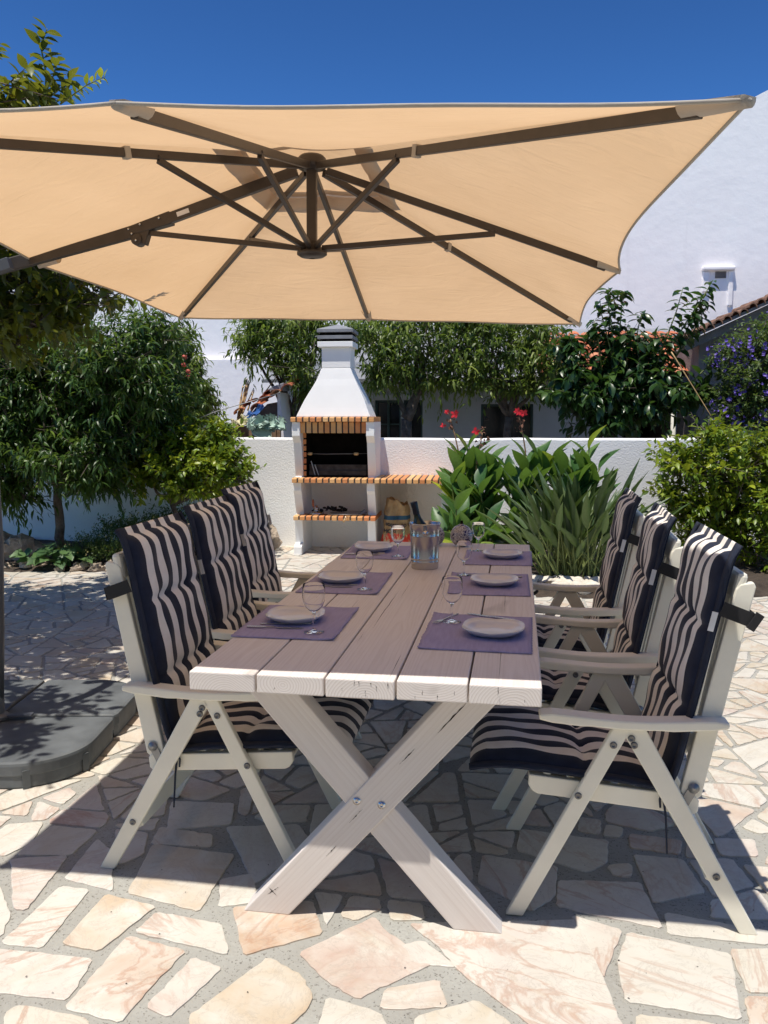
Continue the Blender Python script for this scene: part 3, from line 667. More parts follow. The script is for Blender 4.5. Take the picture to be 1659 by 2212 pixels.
# ---------------------------------------------------------------- chairs (front towards -x, near side v=0)
def make_chair():
    t = thing('folding_chair', 'x', 'chair', (0, 0, 0), 0, 'white folding chairs around the table')
    U0, V0 = .36, .28
    def p3(u, v, z): return (u-U0, v-V0, z)
    for side in (0, 1):
        def vv(d): return d if side == 0 else .56-d
        va, vb = sorted((vv(.004), vv(.028)))
        for nm, P in (('front_leg', [(0,0),(.052,0),(.352,.603),(.300,.603)]), ('rear_leg', [(.676,0),(.728,0),(.392,.603),(.340,.603),(.330,.585),(.345,.560)])):
            b = MB(); b.prism([(u-U0, z) for u, z in P], 1, va-V0+(0 if nm == 'front_leg' else .0005), vb-V0); b.build(nm, 'white_paint', t, bevel=.004)
        b = MB()
        n = 14; top_ = []; bot = []
        for i in range(n+1):                              # wavy armrest
            k = i/n; u = .088+k*.530; dz = -.006*math.sin(PI*k)*1.0+.004*math.cos(2*PI*k)
            e = .006 if i in (0, n) else 0
            top_.append((u-U0, .641+dz-e)); bot.append((u-U0, .611+dz*1.2+e+(.004 if .25 < k < .65 else 0)))
        w0, w1 = sorted((vv(-.012), vv(.046))); b.prism(top_+bot[::-1], 1, w0-V0, w1-V0); b.build('armrest', 'white_paint', t, bevel=.006)
        b = MB(); r0, r1 = sorted((vv(.031), vv(.053)))
        b.prism([(u-U0, z) for u, z in [(.064,.437),(.061,.405),(.075,.384),(.09,.377),(.45,.348),(.53,.338),(.551,.352),(.553,.385),(.545,.398),(.30,.417)]], 1, r0-V0, r1-V0); b.build('seat_rail', 'white_paint', t, bevel=.004)
        b = MB(); b.prism([(u-U0, z) for u, z in [(.500,.412),(.512,.390),(.545,.388),(.560,.40),(.682,1.022),(.676,1.036),(.640,1.030),(.628,1.015)]], 1, sorted((vv(.034), vv(.058)))[0]-V0, sorted((vv(.034), vv(.058)))[1]-V0); b.build('back_post', 'white_paint', t, bevel=.004)
        b = MB(); mm = Matrix.Rotation(PI/2 if side == 0 else -PI/2, 4, 'X')
        for u, z in ((.302,.552),(.352,.575),(.360,.555),(.206,.392),(.603,.172)):
            b = MB(); b.lathe([(.0105, 0), (.0105, .003), (.0085, .0045), (.005, .0046), (.0045, .0025), (0, .0025)], p3(u, vv(.004), z), 14, M4=mm); b.build('bolt', 'bolt', t)
        b = MB(); b.bar(p3(.536, vv(.0305), .425), p3(.497, vv(.0290), .350), .003, .026, up=(1, 0, 0)); 
        for u, z in ((.536,.425),(.500,.356)): b.lathe([(.016, 0), (.016, .003), (.007, .004), (.007, .008), (0, .008)], p3(u, vv(.030), z), 16, M4=mm)
        b.build('hinge_plate', 'zinc', t)
    b = MB(); b.bar(p3(.640, .036, 1.02), p3(.640, .524, 1.02), .032, .085, up=(.19, 0, 1)); b.build('top_rail', 'white_paint', t, bevel=.012)
    for a_, c_, w_, h_, up_ in ((p3(.548, .056, .525), p3(.548, .504, .525), .02, .06, (.19, 0, 1)), (p3(.600, .03, .165), p3(.600, .53, .165), .024, .05, (.5, 0, .9)), (p3(.206, .03, .355), p3(.206, .53, .355), .03, .03, (0, 0, 1))):
        b = MB(); b.bar(a_, c_, w_, h_, up=up_); b.build('stretcher', 'white_paint', t, bevel=.003)
    for k in range(6):
        v = .095+k*.074; b = MB(); b.bar(p3(.535, v, .48), p3(.628, v, .985), .035, .012, up=(1, 0, 0)); b.build('back_slat', 'white_paint', t, bevel=.002)
    for k in range(7):
        u = .085+k*.068; z = .424-.058*(u-.06)/.47; b = MB(); b.bar(p3(u, .05, z), p3(u, .51, z), .045, .014); b.build('seat_slat', 'white_paint', t, bevel=.002)
    # ---- cushion: a long quilted pad, laid over seat and back
    path = [(-.112,.437),(-.06,.447),(0,.452),(.08,.448),(.18,.440),(.28,.432),(.36,.424),(.42,.414),(.462,.420),(.487,.455),(.505,.52),(.525,.62),(.548,.73),(.572,.85),(.592,.95),(.606,1.03),(.616,1.075),(.625,1.105),(.641,1.138)]
    pts = [Vector(p) for p in path]; S = [0]
    for i in range(1, len(pts)): S.append(S[-1]+(pts[i]-pts[i-1]).length)
    Ltot = S[-1]
    def pos(s):
        for i in range(1, len(S)):
            if s <= S[i] or i == len(S)-1:
                k = (s-S[i-1])/(S[i]-S[i-1]); i0 = max(0, i-2); i3 = min(len(pts)-1, i+1)
                p0, p1, p2, p3_ = pts[i0], pts[i-1], pts[i], pts[i3]
                c = .5*((2*p1)+(p2-p0)*k+(2*p0-5*p1+4*p2-p3_)*k*k+(3*p1-p0-3*p2+p3_)*k**3); return c
    ns, nv = 150, 44; Wd = .50; vc = .28
    sfold = S[8]; stop_ = S[17]
    rows = [(sfold-.24, .9), (sfold, 1.5), (sfold+.245, 1.0), (sfold+.49, 1.0), (stop_, 1.1)]
    import mathutils
    vs = []; uv = []; 
    def thick(s, x):
        e = max(0, 1-abs(2*x-1)**7)**.5
        h = .045*e
        es = min(1, s/.05)*min(1, (Ltot-s)/.035); h *= max(.1, es)**.5; h *= 1 if s < stop_ else max(.42, 1-(s-stop_)/.012)
        for k, (rs, a) in enumerate(rows):
            h -= .011*a*math.exp(-((s-rs)/.014)**2)*e+.004*a*math.exp(-((s-rs)/.045)**2)*e
            for tv in (.315, .685):
                d2 = ((s-rs)/.028)**2+((x-tv)*Wd/.030)**2; h -= .016*a*math.exp(-d2)
        for tv in (.315, .685): h -= .003*math.exp(-((x-tv)*Wd/.02)**2)*e
        h += .0025*math.sin(s*41+x*9)*e+.0018*math.sin(x*31+s*23)*e
        return max(.006, h)
    def lat(s, x):
        d = 0
        for k, (rs, a) in enumerate(rows[:4]):
            for tv in (.315, .685):
                q = (x-tv)*Wd; d += -q*.30*math.exp(-abs(s-rs)/.030-(q/.060)**2)
                d += .0035*math.exp(-abs(s-rs)/.045-(q/.07)**2)*(1 if k % 2 else -1)
        return d+.0015*math.sin(s*9+1)
    for i in range(ns+1):
        s = Ltot*i/ns; c = pos(s); c2 = pos(min(Ltot, s+.01)); c1 = pos(max(0, s-.01)); tg = (c2-c1).normalized(); nn = Vector((-tg.y, tg.x))
        for j in range(nv+1):
            x = j/nv; h = thick(s, x); q = c+nn*h
            vs.append(p3(q.x, vc-Wd/2+x*Wd+lat(s, x), q.y)); uv.append((x, s))
    nb = len(vs)
    for i in range(ns+1):
        s = Ltot*i/ns; c = pos(s)
        for j in range(nv+1):
            x = j/nv; vs.append(p3(c.x, vc-Wd/2+x*Wd+lat(s, x), c.y)); uv.append((x, s))
    w = nv+1; fs = []
    for i in range(ns):
        for j in range(nv):
            a = i*w+j; fs.append((a, a+w, a+w+1, a+1)); fs.append((nb+a, nb+a+1, nb+a+w+1, nb+a+w))
    for i in range(ns): fs += [(i*w, nb+i*w, nb+(i+1)*w, (i+1)*w), (i*w+nv, (i+1)*w+nv, nb+(i+1)*w+nv, nb+i*w+nv)]
    for j in range(nv): fs += [(j, j+1, nb+j+1, nb+j), (ns*w+j, nb+ns*w+j, nb+ns*w+j+1, ns*w+j+1)]
    mb = MB(); mb.add(vs, fs, smooth=True); co = mb.build('cushion', 'stripe', t)
    ul = co.data.uv_layers.new(name='UVMap')
    for lp in co.data.loops: ul.data[lp.index].uv = uv[lp.vertex_index]
    # navy welt flange down both long edges
    b = MB()
    for sd in (0, 1):
        xe = vc-Wd/2 if sd == 0 else vc+Wd/2; o = -1 if sd == 0 else 1; vs = []; n = 90
        for i in range(n+1):
            s = Ltot*i/n; c = pos(s); c2 = pos(min(Ltot, s+.01)); c1 = pos(max(0, s-.01)); tg = (c2-c1).normalized(); nn = Vector((-tg.y, tg.x))
            f = .0016*math.sin(s*90)+.001*math.sin(s*37); wd = (.014+.002*math.sin(s*20))
            for a, hh in ((-.006, .002), (-.006, .022), (wd, .013+f), (wd, .009+f)):
                q = c+nn*hh; vs.append(p3(q.x, xe+o*a, q.y))
        fs = []
        for i in range(n):
            for k in range(4): a = i*4+k; bb = i*4+(k+1) % 4; fs.append((a, bb, bb+4, a+4))
        fs += [(0, 1, 2, 3), (n*4+3, n*4+2, n*4+1, n*4)]; b = MB(); b.add(vs, fs, smooth=True); b.build('cushion_welt', 'navy', co)
    # strap with buckle round the posts
    b = MB(); z0 = .955
    b.bar(p3(.585, .005, z0+.01), p3(.665, .004, z0-.02), .003, .042, up=(.2, 0, 1)); b.bar(p3(.585, .555, z0+.01), p3(.665, .556, z0-.02), .003, .042, up=(.2, 0, 1))
    b.bar(p3(.668, .004, z0-.02), p3(.668, .556, z0-.02), .003, .042, up=(.2, 0, 1)); b.bar(p3(.664, .0015, z0-.018), p3(.684, .0015, z0-.03), .010, .052, up=(.2, 0, 1))
    b.build('strap', 'strap_black', t, bevel=.001)
    b = MB(); b.bar(p3(.568, .004, .955), p3(.556, .003, .900), .002, .016, up=(1, 0, 0)); b.build('care_tag', 'tag_white', t)
    for v in (.020, .54):
        b = MB(); b.tube([p3(.45, v, .42), p3(.452, v-.002, .38), p3(.458, v-.004, .34), p3(.463, v-.003, .27), p3(.466, v-.002, .225)], [.004, .0035, .0035, .003, .0032], 6)
        b.tube([p3(.45, v, .42), p3(.440, v-.002, .39), p3(.442, v-.002, .365)], [.004, .0035, .003], 6); b.build('tie_string', 'navy', t)
    return t
ch = make_chair()
def place(src, u0, v0, left, rz, label):
    du, dv = .36, .28
    cx = u0+du if not left else u0-du
    loc = TF(cx, v0+dv); r = TA+(PI if left else 0)+rz
    if src is None:
        ch.location = loc; ch.rotation_euler = (0, 0, r); ch['label'] = label
    else: dup(ch, loc, r, label)
place(None, .884, .245, False, .012, 'nearest white folding chair right of the table, striped cushion sunlit on top and tie hanging')
place(1, .835, .905, False, -.04, 'middle folding chair of the three right of the table, between two striped cushions')
place(1, .815, 1.64, False, -.02, 'farthest folding chair right of the table, beside the strappy green leaves')
place(1, .270, .295, True, .0, 'nearest folding chair left of the table, beside the grey parasol base')
place(1, .205, 1.0, True, .01, 'middle folding chair of the three left of the table, cushion all in shade')
place(1, .085, 1.78, True, -.02, 'farthest folding chair left of the table, in front of the barbecue wall')

# ---------------------------------------------------------------- tableware
MATS = {'near left': ((-.005,.362),(.335,.366),(.330,.819),(-.012,.816)), 'middle left': ((.023,1.058),(.357,1.066),(.350,1.53),(.024,1.522)),
 'far left': ((.030,1.893),(.366,1.897),(.355,2.33),(.010,2.329)), 'near right': ((.608,.317),(.953,.309),(.961,.767),(.614,.780)),
 'middle right': ((.628,1.111),(.960,1.127),(.955,1.590),(.616,1.575)), 'far right': ((.652,1.804),(.980,1.815),(.982,2.240),(.648,2.228))}
where = {'near left': 'nearest the camera, left of the table', 'middle left': 'midway along the left side', 'far left': 'at the far left corner',
 'near right': 'nearest the camera, right of the table', 'middle right': 'midway along the right side', 'far right': 'at the far right corner'}
for k, q in MATS.items():
    cx = sum(p[0] for p in q)/4; cy = sum(p[1] for p in q)/4; b = MB(); n, m_ = 24, 30; vs = []
    r = random.Random(len(k)+int(cx*900))
    for zz in (.0015, .0042):
        for j in range(m_+1):
            for i in range(n+1):
                s_, t_ = i/n, j/m_
                x = (q[0][0]*(1-s_)+q[1][0]*s_)*(1-t_)+(q[3][0]*(1-s_)+q[2][0]*s_)*t_; y = (q[0][1]*(1-s_)+q[1][1]*s_)*(1-t_)+(q[3][1]*(1-s_)+q[2][1]*s_)*t_
                e = .0018*math.sin(t_*95+cx*50)*(i in (0, n))
                edge = max(0, (s_-.86)/.14)**2 if 'left' in k else max(0, (.1-s_)/.1)**2
                z = zz+edge*.006*math.sin(t_*9+cx*7)**2+.0006*math.sin(s_*21+t_*6)
                vs.append((x-cx+e, y-cy, z))
    w = n+1; nb = w*(m_+1); fs = []
    for j in range(m_):
        for i in range(n):
            a = j*w+i; fs += [(a, a+w, a+w+1, a+1), (nb+a, nb+a+1, nb+a+w+1, nb+a+w)]
    for j in range(m_): fs += [(j*w, nb+j*w, nb+(j+1)*w, (j+1)*w), (j*w+n, (j+1)*w+n, nb+(j+1)*w+n, nb+j*w+n)]
    for i in range(n): fs += [(i, i+1, nb+i+1, nb+i), (m_*w+i, nb+m_*w+i, nb+m_*w+i+1, m_*w+i+1)]
    b.add(vs, fs, smooth=True); o = b.build('placemat', 'placemat'); o.location = TF(cx, cy, ZT); o.rotation_euler = (0, 0, TA)
    tag(o, 'purple woven placemat '+where[k], 'placemat', 'purple placemats laid on the table')
def make_plate():
    b = MB(); prof = [(0, .006), (.45, .006), (.62, .007), (.82, .014), (1.0, .0235), (1.012, .0225), (.98, .0185), (.80, .008), (.62, .0), (.0, .0)]
    seg = 64; vs = []
    for r, z in prof:
        for k in range(seg):
            t = 2*PI*k/seg; c, s_ = math.cos(t), math.sin(t)
            e = (abs(c)**2.7+abs(s_)**2.7)**(-1/2.7); lift = 1+.22*abs(math.sin(2*t))*(r > .7)
            R = .100*max(r, 1e-4)*e
            vs.append((R*c, R*s_, z*lift))
    fs = [(i*seg+k, i*seg+(k+1) % seg, (i+1)*seg+(k+1) % seg, (i+1)*seg+k) for i in range(len(prof)-1) for k in range(seg)]
    b.add(vs, fs, smooth=True); return b.build('plate', 'plate')
pl0 = make_plate(); first = True
for k, (x, y, rz) in {'near left': (.147,.602,.05), 'middle left': (.160,1.306,0), 'far left': (.158,2.139,.1), 'near right': (.832,.524,-.08), 'middle right': (.813,1.340,0), 'far right': (.833,2.03,.05)}.items():
    o = pl0 if first else pl0.copy()
    if not first: COL.objects.link(o)
    first = False; o.location = TF(x, y, ZT+.0048); o.rotation_euler = (0, 0, TA+PI/4*.0+rz)
    tag(o, 'grey white plate on the placemat '+where[k], 'plate', 'plates set on the placemats')
def make_glass():
    t = thing('wine_glass', 'x', 'glass', group='empty wine glasses on the table')
    b = MB(); pr = [(0, .0012), (.030, .0008), (.0325, .0018), (.030, .0030), (.014, .0050), (.0055, .0085), (.0042, .016), (.0040, .045), (.0048, .060), (.0085, .0665), (.018, .0735), (.0285, .085), (.0345, .102), (.0365, .120), (.0358, .140), (.0335, .1555), (.0327, .1560), (.0322, .1550), (.0344, .139), (.0350, .120), (.0331, .103), (.0273, .0865), (.0172, .0757), (.008, .0700), (0, .0685)]
    b.lathe(pr, seg=40); o = b.build('bowl', 'glass', t); return t
gl0 = make_glass(); first = True
for k, (x, y, s_) in {'near left': (.252,.446,1.04), 'middle left': (.292,1.144,1.0), 'far left': (.311,1.972,1.0), 'near right': (.687,.653,1.0), 'middle right': (.673,1.514,.98), 'far right': (.704,2.21,.96)}.items():
    o = gl0 if first else copy_tree(gl0); first = False
    o.location = TF(x, y, ZT+(.0048 if k != 'middle right' or 1 else 0)); o.scale = (s_, s_, s_); o.rotation_euler = (0, 0, random.random()*6)
    tag(o, 'empty stemmed wine glass beside the plate '+where[k])
def make_fork():
    b = MB(); L = .175
    b.prism([(-.0035, 0), (.0035, 0), (.0028, .10), (.0028, .118), (-.0028, .118), (-.0028, .10)], 2, .001, .0033)
    b.prism([(-.0028, .118), (.0028, .118), (.0105, .131), (.0105, .142), (-.0105, .142), (-.0105, .131)], 2, .002, .0038)
    for k in range(4): x = -.0092+k*.0061; b.box(x-.0013, x+.0013, .142, .175, .0028, .0044)
    return b.build('fork', 'steel', bevel=.0006)
def make_knife():
    b = MB()
    b.prism([(-.0055, 0), (.0055, 0), (.0042, .095), (-.0042, .095)], 2, .0, .0050)
    b.prism([(-.0035, .095), (.006, .100), (.0095, .13), (.0085, .18), (.002, .195), (-.0035, .185)], 2, .0015, .0030)
    return b.build('knife', 'steel', bevel=.0008)
fk, kn = make_fork(), make_knife()
spots = [('near left', (.014,.474), -1.50, (.045,.520), -1.40), ('middle left', (.045,1.165), -1.52, (.075,1.190), -1.42), ('far left', (.035,1.985), -1.50, (.060,2.015), -1.42),
         ('near right', (.905,.70), 1.15, (.700,.775), 2.72), ('middle right', (.93,1.50), 1.35, (.665,1.545), -2.0), ('far right', (.94,2.18), 1.4, (.72,2.2), -2.0)]
for i, (k, kp, ka, fp, fa) in enumerate(spots):
    for src, p, a, nm, gr in ((kn, kp, ka, 'table knife', 'table knives'), (fk, fp, fa, 'fork', 'forks')):
        o = src if i == 0 else src.copy()
        if i: COL.objects.link(o)
        o.location = TF(p[0], p[1], ZT+.0052); o.rotation_euler = (0, 0, TA+a)
        tag(o, 'steel '+nm+' lying next to the plate '+where[k], nm.split()[-1], gr+' laid on the placemats')
# bucket, bottle and painted balls
t = thing('ice_bucket', 'shiny steel ice bucket holding a wine bottle mid table', 'bucket', TF(.478, 1.70, ZT), TA)
b = MB(); hB = .213
b.lathe([(0, .004), (.058, .003), (.0615, .0), (.0632, .003), (.0640, .030), (.0655, .033), (.0655, .037), (.0642, .039), (.0645, .045), (.0660, .048), (.0660, .052), (.0648, .054), (.0690, .150), (.0708, .153), (.0708, .158), (.0695, .161), (.0722, .207), (.0748, .209), (.0755, .213), (.0735, .2155), (.0712, .212), (.0625, .012), (0, .010)], seg=64)
b.build('pail', 'steel', t)
b = MB(); b.lathe([(0, 0), (.007, .001), (.007, .010), (.013, .014), (.0145, .022), (.012, .030), (0, .033)], (0, 0, 0), 20, M4=Matrix.Translation((.012, -.0685, .176)) @ Matrix.Rotation(PI/2, 4, 'X')); b.build('knob', 'steel', t); b = MB()
b.lathe([(0, 0), (.007, .001), (.007, .010), (.013, .014), (.0145, .022), (.012, .030), (0, .033)], (0, 0, 0), 20, M4=Matrix.Translation((-.012, .0685, .176)) @ Matrix.Rotation(-PI/2, 4, 'X'))
b.build('knob', 'steel', t)
t = thing('wine_bottle', 'dark green wine bottle with navy capsule leaning in the steel bucket', 'bottle', TF(.482, 1.70, ZT+.016), TA)
m4 = Matrix.Rotation(-.23, 4, 'Y') @ Matrix.Rotation(.05, 4, 'X')
b = MB(); b.lathe([(0, .002), (.034, .0), (.037, .004), (.037, .165), (.034, .185), (.024, .205), (.0165, .222), (.0145, .235), (.0140, .292), (0, .293)], (.012, 0, .006), 36, M4=m4); b.build('bottle_glass', 'bottle', t)
b = MB(); b.lathe([(.0150, .240), (.0158, .243), (.0152, .270), (.0165, .284), (.0165, .298), (.0150, .300), (0, .300)], (.012, 0, .006), 36, M4=m4); b.build('capsule', 'capsule', t)
for x, y, r, lb in ((.605, 2.382, .062, 'white and navy patterned ball lamp right of the ice bucket'), (.452, 2.385, .060, 'white and navy patterned ball lamp half hidden behind the ice bucket')):
    t = thing('oil_lamp', lb, 'lamp', TF(x, y, ZT), x*9, 'patterned ball lamps')
    b = MB(); pr = [(0, .0), (.022, .0)]+[(r*math.sin(a), r-.002-r*math.cos(a)) for a in [.40+i*(PI-.58)/26 for i in range(27)]]+[(.011, 2*r+.001), (0, 2*r+.001)]
    b.lathe(pr, seg=48); b.build('ball', 'vase', t)
    b = MB(); b.lathe([(.0095, 2*r-.003), (.010, 2*r+.004), (.0072, 2*r+.006), (.0072, 2*r+.014), (.0085, 2*r+.0155), (.0085, 2*r+.018), (0, 2*r+.018)], seg=20); b.build('burner', 'black', t)
def wb(b, name, mat, parent, bevel=0, **k):            # build in world coordinates under an unrotated parent
    o = b.build(name, mat, parent, bevel=bevel, **k)
    L = Vector((0, 0, 0)); q = parent
    while q is not None: L += q.location; q = q.parent
    o.location = -L; return o
# ---------------------------------------------------------------- parasol
UB = Vector((-2.20, 3.56, 0))
um = thing('parasol', 'large beige cantilever parasol over the table, on a round-cornered grey base', 'parasol', UB)
HT = Vector((-.715, 3.715, 2.585)); HB = Vector((-.718, 3.714, 2.215))
TIPS = {'FM': Vector((-.685, 5.45, 2.120)), 'FR': Vector((.658, 5.49, 2.076)), 'RM': Vector((.610, 3.72, 2.108)), 'NR': Vector((.545, 1.828, 2.124)),
        'NM': Vector((-.793, 1.855, 2.180)), 'NL': Vector((-1.95, 1.90, 2.212)), 'LM': Vector((-2.03, 3.80, 2.198)), 'FL': Vector((-2.00, 5.61, 2.166))}
order = ['FM', 'FR', 'RM', 'NR', 'NM', 'NL', 'LM', 'FL']
SC = {('FM','FR'): .02, ('FR','RM'): .065, ('RM','NR'): .085, ('NR','NM'): .012, ('NM','NL'): .012, ('NL','LM'): .11, ('LM','FL'): .06, ('FL','FM'): .02}
TOPC = HT+Vector((0, 0, .05))
def rib_pt(k, f): return TOPC.lerp(TIPS[k]+Vector((0, 0, .012)), f)
def can_pt(a, b, t, f):
    p = rib_pt(a, f).lerp(rib_pt(b, f), t); q = 4*t*(1-t)
    d = p-TOPC; s = SC.get((a, b), .02)
    p -= Vector((d.x, d.y, 0)).normalized()*s*q*f**3
    p.z -= .030*q*f*(1.15-f)*1.6
    p.z += .004*math.sin(f*23+t*8)*q*f
    return p
cb = MB(); vb = MB(); vr = MB(); hem = MB()
for i, a in enumerate(order):
    b_ = order[(i+1) % 8]
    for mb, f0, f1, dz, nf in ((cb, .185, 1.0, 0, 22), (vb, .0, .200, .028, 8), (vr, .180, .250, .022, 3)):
        nt_ = 18; vs = []
        for j in range(nf+1):
            for k in range(nt_+1):
                f = f0+(f1-f0)*j/nf; p = can_pt(a, b_, k/nt_, max(f, .001)); p.z += dz
                if mb is vr and j == nf: p.z += .012*math.sin(k/nt_*12+i)
                vs.append(p)
        w = nt_+1; mb.add(vs, [(j*w+k, j*w+k+1, (j+1)*w+k+1, (j+1)*w+k) for j in range(nf) for k in range(nt_)], smooth=True)
    pts = [can_pt(a, b_, k/18, 1.0) for k in range(19)]; pts = [p+Vector((0, 0, -.004)) for p in pts]
    hem.tube(pts, .0045, 6)
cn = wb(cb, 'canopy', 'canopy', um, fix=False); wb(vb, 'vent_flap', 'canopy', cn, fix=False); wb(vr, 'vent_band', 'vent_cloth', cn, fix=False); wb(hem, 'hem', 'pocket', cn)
for k in order:
    tip = TIPS[k]; d = (tip-HT); L = d.length; diag = k in ('FR', 'NR', 'NL', 'FL')
    b = MB(); e = HT+d*(.955 if k != 'NR' else .945); s0 = HT+d*(.07/L)
    w_, h_ = (.020, .030) if k != 'LM' else (.030, .046)
    if k != 'LM': b.bar(s0, e, w_, h_)
    else: b.bar(s0, HT+d*.66, w_, h_)
    wb(b, 'rib', 'umbrella_frame', um, bevel=.002)
    b = MB(); p0 = HT+d*.925+Vector((0, 0, .004)); p1 = tip+Vector((0, 0, .004)); sd = d.cross(Vector((0, 0, 1))).normalized()
    vs = []
    for p, ww, zz in ((p0, .030, .020), (p1, .018, .016)):
        for q in range(9):
            an = PI*q/8; vs.append(p+sd*(math.cos(an)*ww)+Vector((0, 0, .012-math.sin(an)*zz*1.5)))
    b.add(vs, [(q, q+1, q+10, q+9) for q in range(8)]+[tuple(range(9, 18))], smooth=True); wb(b, 'tip_pocket', 'pocket', um, fix=False)
    f = {'FR': .355, 'NR': .345, 'NL': .36, 'FL': .35, 'RM': .60, 'LM': .60, 'NM': .42, 'FM': .42}[k]
    b = MB(); a0 = HB+Vector((d.x, d.y, 0)).normalized()*.045+Vector((0, 0, .022)); a1 = HT+d*f-Vector((0, 0, .018))
    b.bar(a0, a1, .018, .022); b.tube([a1+sd*.014+Vector((0, 0, .012)), a1-sd*.014+Vector((0, 0, .012))], .006, 8)
    wb(b, 'strut', 'umbrella_frame', um, bevel=.002)
    if k in ('NR', 'NL', 'FR'):
        b = MB(); f2 = f+.06; c = HT+d*f2; b.bar(c-d.normalized()*.012, c+d.normalized()*.012, w_+.008, h_+.012); wb(b, 'cloth_loop', 'pocket', um, bevel=.002)
b = MB(); b.bar(HT+Vector((0, 0, .03)), HB+Vector((0, 0, -.0)), .042, .042, up=(0, 1, 0)); wb(b, 'centre_post', 'umbrella_frame', um, bevel=.004)
b = MB(); b.lathe([(0, .045), (.05, .042), (.062, .030), (.064, .004), (.058, -.012), (.03, -.02), (0, -.02)], HT, 24); wb(b, 'top_hub', 'umbrella_frame', um)
b = MB(); b.lathe([(0, .05), (.038, .048), (.042, .012), (.066, .006), (.066, -.006), (.050, -.016), (.02, -.021), (.012, -.021), (.011, -.014), (0, -.014)], HB, 32); wb(b, 'lower_hub', 'umbrella_frame', um)
JE = Vector((-2.215, 3.60, 2.135))
LMd = (TIPS['LM']-HT); JB = HT+LMd*.62
b = MB(); b.bar(JB-Vector((0,0,.002)), JE+Vector((.03, 0, .01)), .036, .056); wb(b, 'arm', 'umbrella_frame', um, bevel=.004)
b = MB(); b.bar(JB-Vector((.05,0,0)), JB+Vector((.16, -.0, .05)), .048, .060); b.bar(JB+Vector((-.05, 0, .0)), JB+Vector((.05, 0, -.035)), .044, .07)
b.tube([JB+Vector((0, -.030, -.045)), JB+Vector((0, .030, -.045))], .026, 14); wb(b, 'arm_bracket', 'umbrella_frame', um, bevel=.004)
for dx, dz in ((.02, .02), (.11, .045), (-.02, -.02), (.0, -.05), (-.035, .0)):
    b = MB(); c = JB+Vector((dx, -.029 if dz > -.04 else -.033, dz)); b.lathe([(.005, 0), (.005, .003), (0, .004)], c, 10, M4=Matrix.Rotation(PI/2, 4, 'X')); wb(b, 'rivet', 'steel', um)
b = MB(); c = HT+LMd*.45; n_ = LMd.normalized(); sd = n_.cross(Vector((0, 0, 1))).normalized(); sd = sd if sd.y < 0 else -sd
b.bar(c+sd*.0165-n_*.03, c+sd*.0165+n_*.03, .001, .020); wb(b, 'maker_tag', 'tag_white', um)
b = MB(); b.bar(JE+Vector((.16, .0, .045)), JE+Vector((.0, 0, -.003)), .040, .052); wb(b, 'arm_sleeve', 'pole_grey', um, bevel=.004)
b = MB(); b.tube([JE+Vector((0, -.045, 0)), JE+Vector((0, .045, 0))], .045, 20); b.bar(JE, JE+Vector((-.10, .0, -.28)), .045, .045); wb(b, 'elbow_joint', 'pole_grey', um, bevel=.003)
b = MB(); b.tube([(-2.177, 3.50, .12), (-2.150, 3.50, .55), (-2.133, 3.50, .95), (-2.150, 3.52, 1.45), (-2.20, 3.56, 1.9), (-2.25, 3.58, 2.12)], .030, 24); po = wb(b, 'pole', 'pole_grey', um)
b = MB(); b.lathe([(.055, .118), (.055, .135), (.036, .145), (.036, .26), (.031, .27)], (-2.177, 3.50, 0), 24)
for k in range(4): b.bar((-2.177, 3.50, .13), (-2.177+.16*math.cos(k*PI/2+.2), 3.50+.16*math.sin(k*PI/2+.2), .13), .04, .012)
wb(b, 'pole_foot', 'pole_grey', um, bevel=.003)
# base: four quarter weights forming a rounded square
for q in range(4):
    b = MB(); th0 = q*PI/2+.10; gap = .008; R0 = .55; cc = Vector((-2.20, 3.555, 0))
    prof = []
    rr = .27; inner = [(gap, gap)]
    outl = [(R0*.90, gap)]+[(R0*.90+.03*math.sin(k/6*PI/2), gap+.05*k/6) for k in range(1, 6)]
    cxr = R0-rr; pts = [(gap, gap), (R0-.012, gap), (R0, gap+.03)]+[(cxr+rr*math.cos(a), cxr+rr*math.sin(a)) for a in [i*PI/2/14 for i in range(15)]]+[(gap+.03, R0), (gap, R0-.012)]
    c_, s_ = math.cos(th0), math.sin(th0); W2 = lambda x, y: (cc.x+c_*x-s_*y, cc.y+s_*x+c_*y)
    def ring(sc, z): 
        m = Vector((.22, .22)); return [(*W2(m.x+(x-m.x)*sc, m.y+(y-m.y)*sc), z) for x, y in pts]
    lv = [ring(.965, .0), ring(.985, .010), ring(.985, .055), ring(1.0, .060), ring(1.0, .098), ring(.992, .108), ring(.955, .112)]
    n = len(pts); vs = [p for l in lv for p in l]
    fs = [(i*n+k, i*n+(k+1) % n, (i+1)*n+(k+1) % n, (i+1)*n+k) for i in range(len(lv)-1) for k in range(n)]+[tuple((len(lv)-1)*n+k for k in range(n))]
    b.add(vs, fs)
    bw = wb(b, 'base_weight', 'base_grey', um)
    for a in (.3, 1.25):
        b = MB(); x, y = cxr+(rr+.001)*math.cos(a), cxr+(rr+.001)*math.sin(a); p = Vector((*W2(x, y), .055)); dr = (p-Vector((cc.x, cc.y, .055))).normalized()
        b.bar(p-Vector((0, 0, .05)), p+Vector((0, 0, .025)), .03, .006, up=dr)
        wb(b, 'filler_recess', 'base_side', bw)

